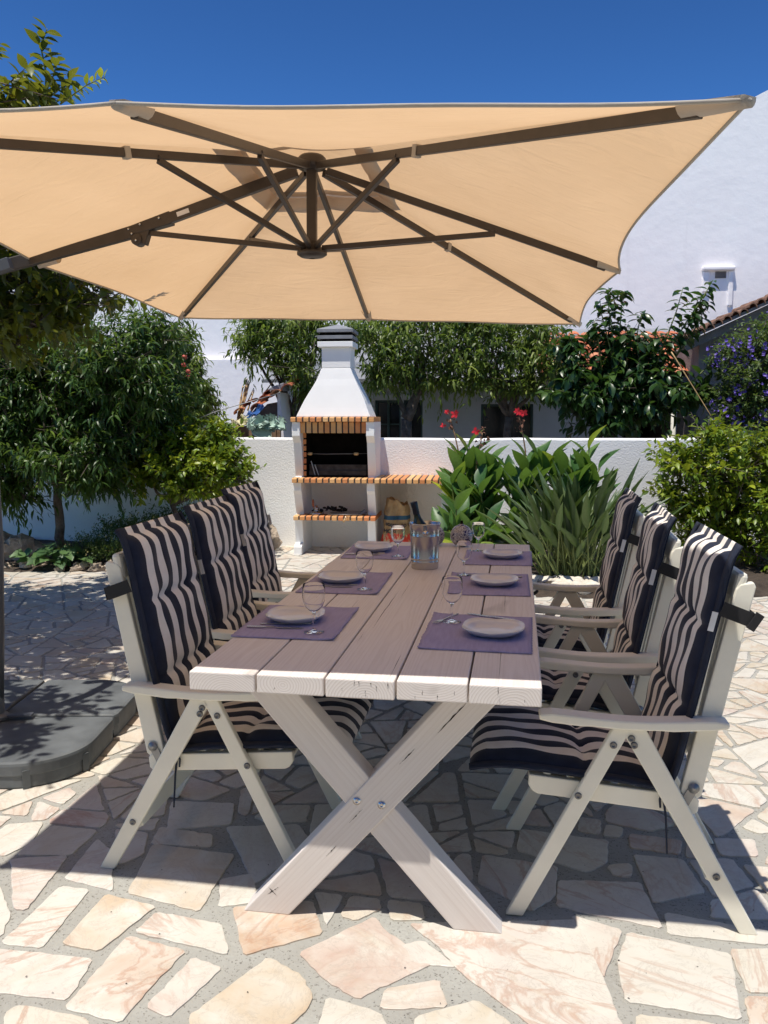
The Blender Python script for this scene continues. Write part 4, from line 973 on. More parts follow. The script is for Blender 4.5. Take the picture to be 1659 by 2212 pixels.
# ---------------------------------------------------------------- garden wall
YW = 9.476
def wall_box(name, x0, x1, y0, y1, z0, z1, mat, label, cat):
    b = MB(); nx = max(1, int((x1-x0)/.5)); r = random.Random(8)
    xs = [x0+(x1-x0)*i/nx for i in range(nx+1)]; vs = []
    for x in xs: dz = r.gauss(0, .003) if z1 < 3 else 0; vs += [(x, y0, z0), (x, y0, z1-.02+dz), (x, y0+.02, z1+dz), (x, y1-.02, z1+dz), (x, y1, z1-.02+dz), (x, y1, z0)]
    fs = [(i*6+k, i*6+(k+1) % 6, (i+1)*6+(k+1) % 6, (i+1)*6+k) for i in range(nx) for k in range(6)]+[tuple(range(6)), tuple(nx*6+5-k for k in range(6))]
    b.add(vs, fs); return tag(b.build(name, mat), label, cat)
gw = wall_box('garden_wall', -9, 9, YW, YW+.16, -.03, 1.262, 'stucco', 'low white stucco garden wall running behind the barbecue and the plants', 'wall')
b = MB(); b.lathe([(0, -.003), (.022, -.003), (.022, .001), (.026, .0015), (.026, -.02)], (1.915, YW, .365), 20, M4=Matrix.Rotation(PI/2, 4, 'X')); b.build('drain_hole', 'black', gw)

# ---------------------------------------------------------------- barbecue
BB = Vector((-1.5, 9.15, 0)); YF = 8.83
bq = thing('barbecue', 'white masonry barbecue with flared chimney hood and orange brick shelves against the garden wall', 'barbecue', BB)
def side_panel(x0, x1, full=True):
    F = lambda d, z: (YF+d, z)
    P = [F(.05, 0), F(.05, .085), F(.075, .10), F(.155, .12), F(.105, .38)] if True else []
    P += [F(.105, .383), F(.19, .435), F(.185, .47), F(.10, .66), F(.06, .705), F(.06, .79)]
    if full: P += [F(.10, .80), F(.19, .85), F(.19, .86), F(.10, 1.225), F(.025, 1.30), F(.025, 1.45)]
    zt = 1.45 if full else .79
    P += [(YW-.002, zt), (YW-.002, 0)]
    b = MB(); b.prism(P, 0, x0, x1); return wb(b, 'side_panel', 'smooth_plaster', bq, bevel=.004)
side_panel(-1.955, -1.868); side_panel(-1.148, -1.060)
b = MB(); b.prism([(YF+.05, 0), (YF+.05, .085), (YF+.09, .11), (YF+.09, .68), (YF+.055, .72), (YF+.055, .79), (YW-.002, .79), (YW-.002, 0)], 0, -.342, -.262); wb(b, 'counter_leg', 'smooth_plaster', bq, bevel=.004)
def brick_row(mb, mo, x0, x1, y0, y1, z0, z1, pitch=.069, joint=.017, seed=0, nose=True):
    r = random.Random(seed); n = round((x1-x0+joint)/pitch); p = (x1-x0+joint)/n
    for i in range(n):
        a = x0+i*p; bxx = a+p-joint; j = r.gauss(0, .0015)
        if nose:
            P = [(y0+j, z0), (y0+j, z1-.012), (y0+.004+j, z1-.004), (y0+.012+j, z1), (y1, z1), (y1, z0)]
        else: P = [(y0+j, z0), (y0+j, z1), (y1, z1), (y1, z0)]
        mb.prism(P, 0, a, bxx, rnd=r.random())
    mo.box(x0+.004, x1-.004, y0+.006, y1-.003, z0+.004, z1-.003)
def shelf(name, rows):
    mb, mo = MB(), MB()
    for k, rw in enumerate(rows): brick_row(mb, mo, *rw[:6], seed=k+len(name), **(rw[6] if len(rw) > 6 else {}))
    o = wb(mb, name, 'brick', bq, bevel=.002); wb(mo, 'mortar', 'mortar', o); return o
shelf('hood_ledge', [(-1.962, -1.062, YF, YF+.10, 1.452, 1.502)])
b = MB()
for x in (-1.962, -1.112):
    for k in range(3): b.box(x, x+.05, YF+.112+k*.19, YF+.112+k*.19+.17, 1.452, 1.502, rnd=.3+.2*k)
o = wb(b, 'side_ledge', 'brick', bq, bevel=.002); b = MB(); b.box(-1.955, -1.917, YF+.1, YW-.01, 1.456, 1.498); b.box(-1.107, -1.067, YF+.1, YW-.01, 1.456, 1.498); wb(b, 'mortar', 'mortar', o)
shelf('soldier_course', [(-1.866, -1.150, YF+.055, YF+.105, 1.330, 1.448, dict(nose=False))])
shelf('counter_shelf', [(-1.957, -.240, YF, YW-.003, .795, .845)])
shelf('lower_shelf', [(-1.950, -1.050, YF+.02, YF+.26, .385, .432)])
b = MB(); b.box(-1.866, -1.150, YF+.26, YW-.01, .385, .428); wb(b, 'shelf_slab', 'smooth_plaster', bq)
b = MB()
for k in range(3): b.box(-1.095, -1.048, YF+.27+k*.125, YF+.27+k*.125+.11, .386, .431, rnd=.1+.1*k)
wb(b, 'side_bricks', 'brick', bq, bevel=.002)
# fire box
b = MB(); b.box(-1.866, -1.150, YW-.06, YW-.01, .846, 1.45); b.box(-1.866, -1.150, YF+.12, YW-.06, 1.425, 1.446); b.box(-1.868, -1.850, YF+.22, YW-.06, .846, 1.42); b.box(-1.166, -1.1485, YF+.22, YW-.06, .846, 1.42)
b.box(-1.848, -1.168, YF+.20, YW-.06, .8465, .853)
fb = wb(b, 'firebox', 'soot', bq)
b = MB(); r = random.Random(2)
for k in range(8):
    z = .855+k*.070
    b.box(-1.8665, -1.838, YF+.195, YF+.23, z, z+.052, rnd=r.random()*.3)
wb(b, 'lining_brick', 'brick', fb)
b = MB(); b.box(-1.82, -1.18, YF+.30, YF+.303, .86, .975); b.box(-1.82, -1.18, YF+.285, YF+.31, .970, .978); b.box(-1.82, -1.18, YF+.27, YF+.275, .86, .91); wb(b, 'ash_guard', 'soot_metal', bq)
b = MB(); b.tube([(-1.85, YF+.25, 1.100), (-1.62, YF+.25, 1.096), (-1.17, YF+.25, 1.103)], .0035, 6); wb(b, 'spit_rod', 'zinc', bq)
for x in (-1.80, -1.285): b = MB(); b.lathe([(0, -.028), (.014, -.024), (.018, 0), (.014, .024), (0, .028)], (x, YF+.235, 1.100), 14, M4=Matrix.Rotation(PI/2, 4, 'Y')); wb(b, 'rod_knob', 'cane', bq)
for x, l in ((-1.76, .16), (-1.72, .12)):
    b = MB(); b.bar((x-.03, YF+.24, .86+l), (x+.01, YF+.26, .86), .012, .01); wb(b, 'grate_hook', 'zinc', bq)
# hood
lv = [(1.503, -1.915, -1.108, 8.90, 9.46), (1.53, -1.905, -1.118, 8.905, 9.45), (1.60, -1.872, -1.145, 8.92, 9.43), (1.68, -1.832, -1.175, 8.935, 9.41), (1.76, -1.785, -1.212, 8.95, 9.39), (1.84, -1.735, -1.252, 8.965, 9.375), (1.91, -1.697, -1.285, 8.98, 9.36), (1.97, -1.672, -1.312, 8.99, 9.345), (2.025, -1.650, -1.332, 9.0, 9.335)]
b = MB(); vs = []
for z, xa, xb, ya, yb in lv: vs += [(xa, ya, z), (xb, ya, z), (xb, yb, z), (xa, yb, z)]
n = len(lv); fs = [(i*4+k, i*4+(k+1) % 4, (i+1)*4+(k+1) % 4, (i+1)*4+k) for i in range(n-1) for k in range(4)]+[(0, 3, 2, 1), ((n-1)*4, (n-1)*4+1, (n-1)*4+2, (n-1)*4+3)]
b.add(vs, fs); hd = wb(b, 'hood', 'smooth_plaster', bq, bevel=.006)
b = MB(); b.box(-1.648, -1.334, 9.002, 9.333, 2.027, 2.252); ck_ = wb(b, 'chimney', 'smooth_plaster', bq, bevel=.006)
b = MB(); b.box(-1.686, -1.302, 8.96, 9.37, 2.252, 2.308); wb(b, 'cap_collar', 'smooth_plaster', ck_, bevel=.003)
b = MB(); b.box(-1.66, -1.33, 8.99, 9.34, 2.309, 2.408); wb(b, 'cap_core', 'black', ck_)
b = MB(); b.box(-1.686, -1.302, 8.96, 9.37, 2.336, 2.372); wb(b, 'cap_band', 'cap_grey', ck_, bevel=.002)
b = MB(); b.add([(-1.690,8.955,2.405),(-1.298,8.955,2.405),(-1.298,9.375,2.405),(-1.690,9.375,2.405),(-1.690,8.955,2.440),(-1.298,8.955,2.440),(-1.298,9.375,2.440),(-1.690,9.375,2.440),(-1.494,9.165,2.508)],
  [(0,3,2,1),(0,1,5,4),(1,2,6,5),(2,3,7,6),(3,0,4,7),(4,5,8),(5,6,8),(6,7,8),(7,4,8)]); wb(b, 'cap_lid', 'cap_grey', ck_, bevel=.003)
# things kept in the barbecue
lp = thing('camping_stove', 'small round steel stove with a red handle on the lower barbecue shelf', 'stove', (-1.725, 9.02, .432))
b = MB(); b.lathe([(0, 0), (.075, .0), (.085, .008), (.080, .022), (.045, .032), (.028, .040), (.028, .062), (.036, .066), (.036, .074), (.015, .082), (.012, .100), (0, .10)], seg=28); b.build('stove_body', 'steel', lp)
b = MB(); b.tube([(-.035, 0, .08), (-.036, 0, .11), (-.038, 0, .165)], [.008, .012, .009], 10); b.build('handle', 'red_wood', lp)
gr = thing('grill_grate', 'blackened wire grill grate hanging over the edge of the lower barbecue shelf', 'grate', (-1.40, 9.0, .435))
b = MB()
for k in range(22): b.tube([(-.17+k*.0165, -.12, .012), (-.17+k*.0165, .2, .012)], .002, 5)
for y in (-.12, .04, .2): b.tube([(-.175, y, .016), (.18, y, .016)], .003, 5)
b.build('wire_grid', 'zinc', gr)
b = MB(); b.tube([(.05, -.12, .014), (.04, -.16, .012), (.025, -.21, -.035)], [.003, .003, .003], 5); b.build('grate_shaft', 'steel', gr)
b = MB(); b.tube([(.028, -.205, -.02), (.012, -.215, -.058)], [.009, .011], 8); b.build('handle', 'cane', gr)
b = MB(); rng = random.Random(6)
for k in range(26):
    c = Vector((rng.gauss(-.0, .09), rng.gauss(.02, .06), .02+rng.random()*.035)); s_ = rng.uniform(.015, .035)
    q = [(c.x+s_*math.cos(a+rng.random()), c.y+s_*math.sin(a), c.z+rng.uniform(-.4, .4)*s_) for a in (0, 1.6, 3.1, 4.7)]
    b.add(q+[(x, y, z+s_*rng.uniform(.4, .9)) for x, y, z in q], [(0,3,2,1),(4,5,6,7),(0,1,5,4),(1,2,6,5),(2,3,7,6),(3,0,4,7)])
o = b.build('charcoal_heap', 'charcoal'); o.location = (-1.58, 9.12, .43); tag(o, 'heap of black charcoal on the lower barbecue shelf behind the stove', 'charcoal')
b = MB(); b.bar((-.03, 0, .0), (.03, .03, .05), .05, .02); b.bar((-.02, .05, .015), (.05, .05, .02), .05, .02); o = b.build('firelighter_box', 'cap_grey', bevel=.001); o.location = (-1.21, 8.98, .436); tag(o, 'small grey box leaning by the right pier on the lower shelf', 'box')
# charcoal bag
bgx = Vector((-.852, 9.14, 0)); cbag = thing('charcoal_bag', 'open brown paper charcoal bag with blue stripe and red flames under the brick counter', 'bag', bgx, .12)
b = MB(); nu, nv_ = 56, 34; vs = []; rng = random.Random(9)
lvz = [0, .02, .06, .14, .24, .34, .42, .48, .54, .58]
def bag_r(u, z):
    a = 2*PI*u; wx = .165-.03*z/.6*math.sin(z*3)+.0; wy = .115-.09*max(0, z-.1)*.6
    e = (abs(math.cos(a))**3+abs(math.sin(a))**3)**(-1/3)
    cr = .010*math.sin(a*5+z*14)+.007*math.sin(a*11-z*25)+.012*math.sin(z*17+a*2)
    sx_ = (1-.22*max(0, z-.2)/.4)
    return (wx*e*math.cos(a)*sx_+cr*math.cos(a)+.03*z, wy*e*math.sin(a)+cr*math.sin(a)+.05*z)
for j in range(nv_+1):
    z = .575*j/nv_
    for i in range(nu):
        u = i/nu; x, y = bag_r(u, z); zz = z
        if j > nv_-6: zz += (j-nv_+6)/6*(.018*math.sin(u*2*PI*3+1)+.012*math.sin(u*2*PI*7)-.03*math.cos(u*2*PI))
        k = 1 if j > 1 else .93; vs.append((x*k, y*k, zz))
fs = [(j*nu+i, j*nu+(i+1) % nu, (j+1)*nu+(i+1) % nu, (j+1)*nu+i) for j in range(nv_) for i in range(nu)]
b.add(vs, fs+[tuple(range(nu))[::-1]], smooth=True); sk = b.build('sack', 'paper', cbag, fix=False)
so_ = sk.modifiers.new('thick', 'SOLIDIFY'); so_.thickness = .003
b = MB(); b.add([(bag_r(i/24, .46)[0]*.93, bag_r(i/24, .46)[1]*.93, .46+.02*math.sin(i*2.1)) for i in range(24)]+[(.02, .03, .49)], [(i, (i+1) % 24, 24) for i in range(24)]); b.build('coal_fill', 'charcoal', cbag)
def text(body, size, mat, parent, loc, rot, name='print', ext=.0004):
    cu = bpy.data.curves.new(name, 'FONT'); cu.body = body; cu.size = size; cu.extrude = ext; cu.offset = size*.02
    tmp = bpy.data.objects.new('tmp', cu); me = bpy.data.meshes.new_from_object(tmp); bpy.data.objects.remove(tmp)
    me.materials.clear(); me.materials.append(M[mat]); o = bpy.data.objects.new(name, me); COL.objects.link(o)
    o.parent = parent; o.location = loc; o.rotation_euler = rot; return o
def bag_text(body, size, x0, z0, slant=0.0, mat='ink'):
    cu = bpy.data.curves.new('print', 'FONT'); cu.body = body; cu.size = size; cu.offset = size*.055
    tmp = bpy.data.objects.new('tmp', cu); me = bpy.data.meshes.new_from_object(tmp); bpy.data.objects.remove(tmp)
    import bmesh
    bm = bmesh.new(); bm.from_mesh(me); bmesh.ops.triangulate(bm, faces=bm.faces)
    for _ in range(2): bmesh.ops.subdivide_edges(bm, edges=bm.edges, cuts=1)
    for v in bm.verts:
        X = x0+v.co.x; Z = z0+v.co.y+slant*v.co.x; lo, hi = .5, 1.0; best = None
        for k in range(160):
            u = .5+.5*k/160; x, y = bag_r(u, Z)
            if best is None or abs(x-X) < best[0]: best = (abs(x-X), x, y)
        v.co = Vector((X, best[2]-.009, Z))
    bm.to_mesh(me); bm.free(); me.materials.clear(); me.materials.append(M[mat]); o = bpy.data.objects.new('print', me); COL.objects.link(o); o.parent = cbag
bag_text('EGETAL', .042, -.118, .315, -.12); bag_text('HCs', .058, -.140, .235, -.06); bag_text('ÃO V.', .042, .050, .300, .02)
# ---------------------------------------------------------------- background buildings
def prism_house(name, poly, y0, y1, mat, label, cat='house'):
    b = MB(); b.prism(poly, 1, y0, y1); o = b.build(name, mat); return tag(o, label, cat)
wh = prism_house('white_house', [(-12, -.03), (14, -.03), (14, 9.0), (9.5, 9.4), (5.06, 7.2), (4.38, 6.87), (3.2, 6.2), (-12, 5.4)], 16, 24, 'house_plaster', 'tall white rendered house gable rising behind the red roofs')
b = MB(); a0 = at(1516, 577, 15.99); a1 = at(1586, 590, 15.99)
b.box(a0.x, a1.x, 15.90, 16.02, a0.z-.07, a0.z); b.box(a0.x+.02, a0.x+.14, 15.955, 16.02, a0.z-.45, a0.z-.08); b.box(a1.x-.10, a1.x-.01, 15.96, 16.02, a0.z-.7, a0.z-.08)
b.build('blocked_vent_frame', 'house_plaster', wh, bevel=.02)
b = MB(); b.box(a0.x+.24, a1.x-.14, 15.985, 16.01, a0.z-.20, a0.z-.085); b.build('vent_opening', 'old_plaster', wh)
b = MB(); b.box(-12.1, 14, 15.86, 16.02, -.03, 2.62); b.build('plinth', 'house_plaster', wh, bevel=.01)
def tile_roof(O, U, V_, nu, nv, name, parent, tw=.21, tl=.36, seed=0, jit=1.0):
    r = random.Random(seed); O = Vector(O); U = Vector(U).normalized(); V_ = Vector(V_).normalized(); Nn = U.cross(V_).normalized()
    if Nn.z < 0: Nn = -Nn
    b = MB()
    for j in range(nv):
        for i in range(nu):
            o = O+U*(i*tw+r.gauss(0, .008*jit))+V_*(j*tl*.84+r.gauss(0, .012*jit))+Nn*(.02+r.gauss(0, .004*jit)); tilt = r.gauss(0, .03*jit)
            vs = []; seg = 6; col = r.random()
            for e, lift in ((0, .028), (tl, .0)):
                for k in range(seg+1):
                    a = PI*k/seg; rad = tw*.50*(1 if e == 0 else .88)
                    vs.append(o+V_*e+U*(tilt*e-rad*math.cos(a))+Nn*(lift+math.sin(a)*rad*.62))
                for k in range(seg+1):
                    a = PI*k/seg; rad = tw*.50*(1 if e == 0 else .88)-.014
                    vs.append(o+V_*e+U*(tilt*e-rad*math.cos(a))+Nn*(lift+math.sin(a)*rad*.62-.004))
            w = seg+1; fs = [(k, k+1, 2*w+k+1, 2*w+k) for k in range(seg)]+[(k, w+k, w+k+1, k+1) for k in range(seg)]+[(w+k, 3*w+k, 3*w+k+1, w+k+1) for k in range(seg)]
            b.add(vs, fs, rnd=col, smooth=False)
    return b.build(name, 'tile', parent, fix=False)
b = MB(); b.prism([(-8, -.03), (7, -.03), (7, 5.0), (-.5, 6.4), (-8, 5.0)], 1, -10, -3.0); tag(b.build('cottage', 'ochre_plaster'), 'cream cottage standing behind the viewpoint at the open side of the patio', 'house')  # unseen house added to block blue sky and bounce warm light into the shade
# low outbuilding behind the wall
ob = thing('outbuilding', 'low whitewashed outbuilding with dark windows and a red tiled roof behind the garden wall', 'house', (0, 13.5, 0))
b = MB(); Wn = [(-1.55, -1.14, .55, 1.765), (-1.10, -.80, 0, 1.765), (.10, .90, .70, 1.70)]
xs = sorted({-3.05, 2.25, *[w[0] for w in Wn], *[w[1] for w in Wn]})
for i in range(len(xs)-1):
    xa, xb = xs[i], xs[i+1]; op = [w for w in Wn if w[0] <= xa+1e-6 and w[1] >= xb-1e-6]
    if op: b.box(xa, xb, 13.0, 13.25, op[0][3], 2.35); (op[0][2] > 0) and b.box(xa, xb, 13.0, 13.25, -.03, op[0][2])
    else: b.box(xa, xb, 13.0, 13.25, -.03, 2.35)
b.box(-3.05, -2.85, 13.25, 15.5, -.03, 2.5); b.box(-2.85, 3.6, 15.2, 15.5, -.03, 2.8); b.box(2.05, 2.25, 13.25, 15.2, -.03, 2.4); wb(b, 'wall', 'shed_plaster', ob)
for w in Wn:
    b = MB(); b.box(w[0], w[1], 13.19, 13.22, w[2], w[3]); p = wb(b, 'window' if w[2] else 'door', 'glass_dark', ob)
    b = MB(); t_ = .035; z0 = w[2]; b.box(w[0], w[0]+t_, 13.12, 13.18, z0, w[3]); b.box(w[1]-t_, w[1], 13.12, 13.18, z0, w[3]); b.box(w[0]+t_, w[1]-t_, 13.12, 13.18, w[3]-t_, w[3])
    if w[0] < -1.5: b.box((w[0]+w[1])/2-.02, (w[0]+w[1])/2+.02, 13.125, 13.178, z0, w[3]-t_); b.box(w[0]+t_, w[1]-t_, 13.13, 13.175, 1.38, 1.40)
    wb(b, 'frame', 'shutter', p)
b = MB(); b.box(-1.6, -.75, 12.96, 13.02, 1.77, 1.85); wb(b, 'lintel', 'shed_plaster', ob)
b = MB(); b.box(.05, .95, 12.97, 13.02, 1.705, 1.77); wb(b, 'lintel', 'shed_plaster', ob)
roof_up = Vector((0, 3.0, .95)).normalized()
b = MB(); b.add([(-3.2, 12.45, 2.07), (3.55, 12.45, 2.07), (3.55, 15.6, 3.07), (-3.2, 15.6, 3.07), (-3.2, 12.45, 2.02), (3.55, 12.45, 2.02), (3.55, 15.6, 3.02), (-3.2, 15.6, 3.02)], [(0,1,2,3),(4,7,6,5),(0,4,5,1),(1,5,6,2),(2,6,7,3),(3,7,4,0)]); rf = wb(b, 'roof', 'cap_grey', ob)
tr = tile_roof((1.05, 12.38, 2.06), (1, 0, 0), roof_up, 12, 9, 'roof_tiles', None, seed=3, jit=1.8); tr.parent = rf; tr.location = -rf.location-ob.location
b = MB(); b.tube([(2.80, 12.2, 0), (2.80, 12.2, 2.02)], .04, 12); wb(b, 'post', 'white_paint', ob)
b = MB(); b.bar((2.25, 12.5, 1.98), (3.6, 12.5, 1.98), .08, .08); b.bar((2.3, 14.9, 0), (2.3, 14.9, 2.3), .1, .1); wb(b, 'beam', 'old_wood', ob)
b = MB(); b.box(2.3, 3.6, 15.10, 15.18, 0, 2.4); b.box(2.45, 2.75, 14.6, 14.9, .9, 1.25); b.box(3.05, 3.2, 14.7, 14.8, 0, 1.9); wb(b, 'dark_interior', 'soot', ob)  # shade of the open shed put into near-black boxes
# grey house on the right with a tiled verge
gh = thing('grey_house', 'old grey rendered house with a rising tiled verge at the right edge', 'house', (5, 13, 0))
b = MB(); q0, q1 = at(1478, 738, 11.9), at(1690, 640, 11.9)
sl_ = (q1.z-q0.z)/(q1.x-q0.x)
b.prism([(q0.x+.2, -.03), (7.5, -.03), (7.5, q0.z+sl_*(7.5-q0.x)-.12), (q0.x+.2, q0.z+sl_*.2-.12)], 1, 11.9, 15.4); wb(b, 'wall', 'old_plaster', gh)
b = MB(); b.bar((q0.x-.05, 11.78, q0.z-.10), (7.6, 11.78, q0.z+sl_*(7.6-q0.x)-.10), .34, .10); b.bar((q0.x-.1, 11.72, q0.z-.02), (7.6, 11.72, q0.z+sl_*(7.6-q0.x)-.02), .48, .04); wb(b, 'cornice', 'old_plaster', gh)
vt = MB(); r = random.Random(12); n = int((7.6-q0.x)/.105)
for k in range(n):
    x = q0.x-.1+k*.105; z = q0.z+sl_*(x-q0.x)+.03+r.gauss(0, .006); col = r.random()*.9
    vs = []
    for yy, lf in ((11.44+r.gauss(0, .012), 0), (12.2, .02)):
        for R_ in (.058, .044):
            for m_ in range(7): a = PI*m_/6; vs.append((x-R_*math.cos(a), yy, z+lf+math.sin(a)*R_*1.1))
    vt.add(vs, [(m_, m_+1, 14+m_+1, 14+m_) for m_ in range(6)]+[(m_, 7+m_, 7+m_+1, m_+1) for m_ in range(6)]+[(7+m_, 21+m_, 21+m_+1, 7+m_+1) for m_ in range(6)], rnd=col)
wb(vt, 'verge_tiles', 'old_tile', gh, fix=False)
# clutter left of the barbecue: lean-to shed with broken roof, tarp, canes, cabbage in a frame
sh = thing('lean_to_shed', 'ruined lean-to with brown plaster wall and broken red tiles left of the barbecue', 'shed', (-3.4, 12.2, 0))
A_ = lambda x, y, Y: at(466.3+x*.1323, 768+y*.1323, Y-1.25)
b = MB(); b.prism([(A_(640, 1400, 12.0).x, 0), (A_(1000, 1400, 12.0).x, 0), (A_(1000, 760, 12.0).x, A_(1000, 760, 12.0).z), (A_(840, 770, 12.0).x, A_(840, 790, 12.0).z), (A_(640, 1000, 12.0).x, A_(640, 1000, 12.0).z)], 1, 10.75, 11.35); wb(b, 'wall', 'old_plaster', sh)
b = MB(); p = A_(1000, 600, 11.9); q = A_(1145, 1370, 11.9); p2 = A_(1065, 850, 11.9)
b.prism([(p.x, 0), (q.x, 0), (q.x, .9), (p2.x, p2.z), (A_(1040, 620, 11.9).x, p.z), (p.x, p.z)], 1, 10.65, 11.25); wb(b, 'white_buttress', 'house_plaster', sh)
b = MB(); p = A_(870, 570, 11.8); q = A_(1110, 570, 11.8); b.prism([(p.x, p.z), (q.x, p.z), (q.x, p.z+.10), (p.x+.10, p.z+.07), (p.x, p.z+.03)], 1, 10.55, 10.9); wb(b, 'stone_slab', 'cap_grey', sh, bevel=.01)
a, c_ = A_(510, 950, 11.9), A_(960, 720, 11.9)
ut = (c_-a).normalized(); tl_ = tile_roof(a+Vector((0, -.1, 0)), ut, Vector((0, 1, .25)), 5, 2, 'roof_tiles', None, tw=.16, tl=.34, seed=5, jit=4); tl_.parent = sh; tl_.location = -sh.location
def cloth_quad(P, name, mat, seed=1, amp=.05, n=14):
    r = random.Random(seed); b = MB(); vs = []; P = [Vector(p) for p in P]; ph = [r.uniform(0, 6) for _ in range(6)]
    for j in range(n+1):
        for i in range(n+1):
            s_, t_ = i/n, j/n; p = (P[0]*(1-s_)+P[1]*s_)*(1-t_)+(P[3]*(1-s_)+P[2]*s_)*t_
            w_ = amp*(math.sin(s_*11+ph[0]+t_*4)+.6*math.sin(t_*17+ph[1])+.5*math.sin(s_*23+t_*9+ph[2])); p = p+Vector((0, -abs(w_), w_*.4)); vs.append(p)
    w = n+1; b.add(vs, [(j*w+i, j*w+i+1, (j+1)*w+i+1, (j+1)*w+i) for j in range(n) for i in range(n)], smooth=True); return b
for nm, mt, P, lb in (('tarpaulin', 'tarp_blue', [A_(420, 1150, 11.6), A_(800, 860, 11.7), A_(770, 780, 11.9), A_(520, 960, 11.9)], 'crumpled blue tarpaulin hanging below the broken red tiles'),
                      ('tarpaulin', 'tarp_cream', [A_(250, 1160, 11.5), A_(540, 1120, 11.5), A_(560, 950, 11.8), A_(260, 1080, 11.8)], 'cream tarpaulin folded over the left end of the blue one'),
                      ('plastic_sheet', 'shed_plaster', [A_(-200, 1250, 11.3), A_(250, 1200, 11.3), A_(250, 1110, 11.6), A_(-200, 1190, 11.6)], 'pale plastic sheet stretched low left of the cream tarpaulin')):
    o = cloth_quad(P, nm, mt, len(mt)).build(nm, mt, fix=False); o.modifiers.new('thick', 'SOLIDIFY').thickness = .006; tag(o, lb, nm.split('_')[0] if nm != 'plastic_sheet' else 'sheet')
b = MB(); b.prism([(A_(245, 1160, 11.7).x, 0), (A_(530, 1140, 11.7).x, 0), (A_(530, 1140, 11.7).x, A_(530, 1140, 11.7).z), (A_(245, 1180, 11.7).x, A_(245, 1180, 11.7).z)], 1, 10.45, 11.05); o = b.build('junk_crate', 'old_wood'); tag(o, 'brown crate under the cream tarpaulin just above the garden wall', 'crate')
b = MB(); x0, x1 = A_(520, 0, 11.3).x, A_(1010, 0, 11.3).x
for x in (x0+.02, x1-.05, x1): b.bar((x, 10.05, 0), (x, 10.05, A_(0, 1150, 11.3).z), .04, .04)
b.bar((x0, 10.05, A_(0, 1150, 11.3).z), (x1, 10.05, A_(0, 1150, 11.3).z+.02), .04, .04); b.box(x0+.05, x1-.03, 10.25, 10.3, 0, A_(0, 1160, 11.3).z); o = b.build('cold_frame', 'old_wood'); tag(o, 'dark wooden frame holding the cabbage above the garden wall', 'frame')
def cane_thing(p, q, r0, lab, grp=None, name='bamboo_cane'):
    b = MB(); n = 9; b.tube([p.lerp(q, k/n) for k in range(n+1)], [r0*(1-.5*k/n)*(1.12 if k % 2 else .95) for k in range(n+1)], 6); o = b.build(name, 'cane'); return tag(o, lab, 'cane', grp)
r = random.Random(3)
for k in range(9): 
    p = A_(250+r.uniform(-10, 90), 1120, 11.9); q = A_(440+r.uniform(0, 110), r.uniform(370, 520), 12.2); p.z -= .3
    cane_thing(p, q, .016, 'thin bamboo cane in the leaning bundle above the garden wall', 'bundle of bamboo canes leaning left of the lean-to')
for (xa, ya), (xb, yb), lb in (((430, 960), (620, 530), 'bamboo cane standing just right of the leaning cane bundle'), ((520, 900), (625, 560), 'short bamboo cane beside the single tall one'), ((540, 960), (1030, 290), 'long thin cane slanting right over the broken roof tiles')):
    cane_thing(A_(xa, ya, 12.3), A_(xb, yb, 12.4), .012, lb)
cane_thing(at(1450, 760, 9.9)-Vector((0, 0, 0)), at(1540, 905, 9.8), .008, 'brown cane slanting beside the purple flowering shrub')
b = MB(); b.tube([at(300, 955, 10.25), A_(0, 915, 11.5), A_(430, 790, 11.5), A_(1040, 615, 11.6)], .006, 5); tag(b.build('washing_line', 'zinc'), 'thin grey line strung in front of the bamboo canes', 'line')
cg = thing('cabbage_plant', 'blue green cabbage with large ruffled leaves in the wooden frame', 'plant', A_(780, 1370, 11.2))
def ruffle_leaf(b, base, tip, width, seed, nrm_=Vector((0, -1, .3))):
    r = random.Random(seed); base, tip = Vector(base), Vector(tip); d = tip-base; L = d.length; sd = d.cross(nrm_).normalized(); nn = sd.cross(d).normalized(); n, m_ = 12, 10; vs = []
    for j in range(n+1):
        t = j/n; w = width*(math.sin(PI*min(1, .08+t*.95))**.6)
        for i in range(m_+1):
            s_ = (i/m_-.5)*2; ruf = .035*math.sin(i*2.9+j*2.3+seed)*abs(s_)**2
            vs.append(base+d*t+sd*(s_*w*(1+.12*math.sin(j*2.7+seed)))+nn*(ruf+.05*s_*s_-.06*t*t))
    w = m_+1; b.add(vs, [(j*w+i, j*w+i+1, (j+1)*w+i+1, (j+1)*w+i) for j in range(n) for i in range(m_)], smooth=True)
for k, (bx, by, tx, ty, w) in enumerate([(800, 1120, 770, 1365, .15), (700, 1110, 560, 1160, .10), (850, 1100, 990, 1090, .10), (1020, 1110, 1100, 1170, .09), (780, 1120, 620, 1080, .09), (830, 1110, 800, 1060, .08), (640, 1160, 545, 1120, .07)]):
    b = MB(); P_ = A_(bx, by, 11.2); Q_ = A_(tx, ty, 11.0); ruffle_leaf(b, P_, Q_, w, k); wb(b, 'leaf', 'cabbage', cg, fix=False)
# ---------------------------------------------------------------- plants
def tree(name, label, cat, base, group=None):
    t = thing(name, label, cat, base, 0, group); return t
def trunk_limbs(t, base, fork, tops, r0, r1, seed, name='trunk', wob=.05):
    rng = np.random.default_rng(seed); mb = MB()
    limb_tube(mb, base, fork, r0, r0*.8, rng, wob)
    for k, q in enumerate(tops): limb_tube(mb, fork, q, r0*.62, r1, rng, wob*1.4)
    return mb
def finish(t, mb, mat='bark'): wb(mb, 'trunk', mat, t)
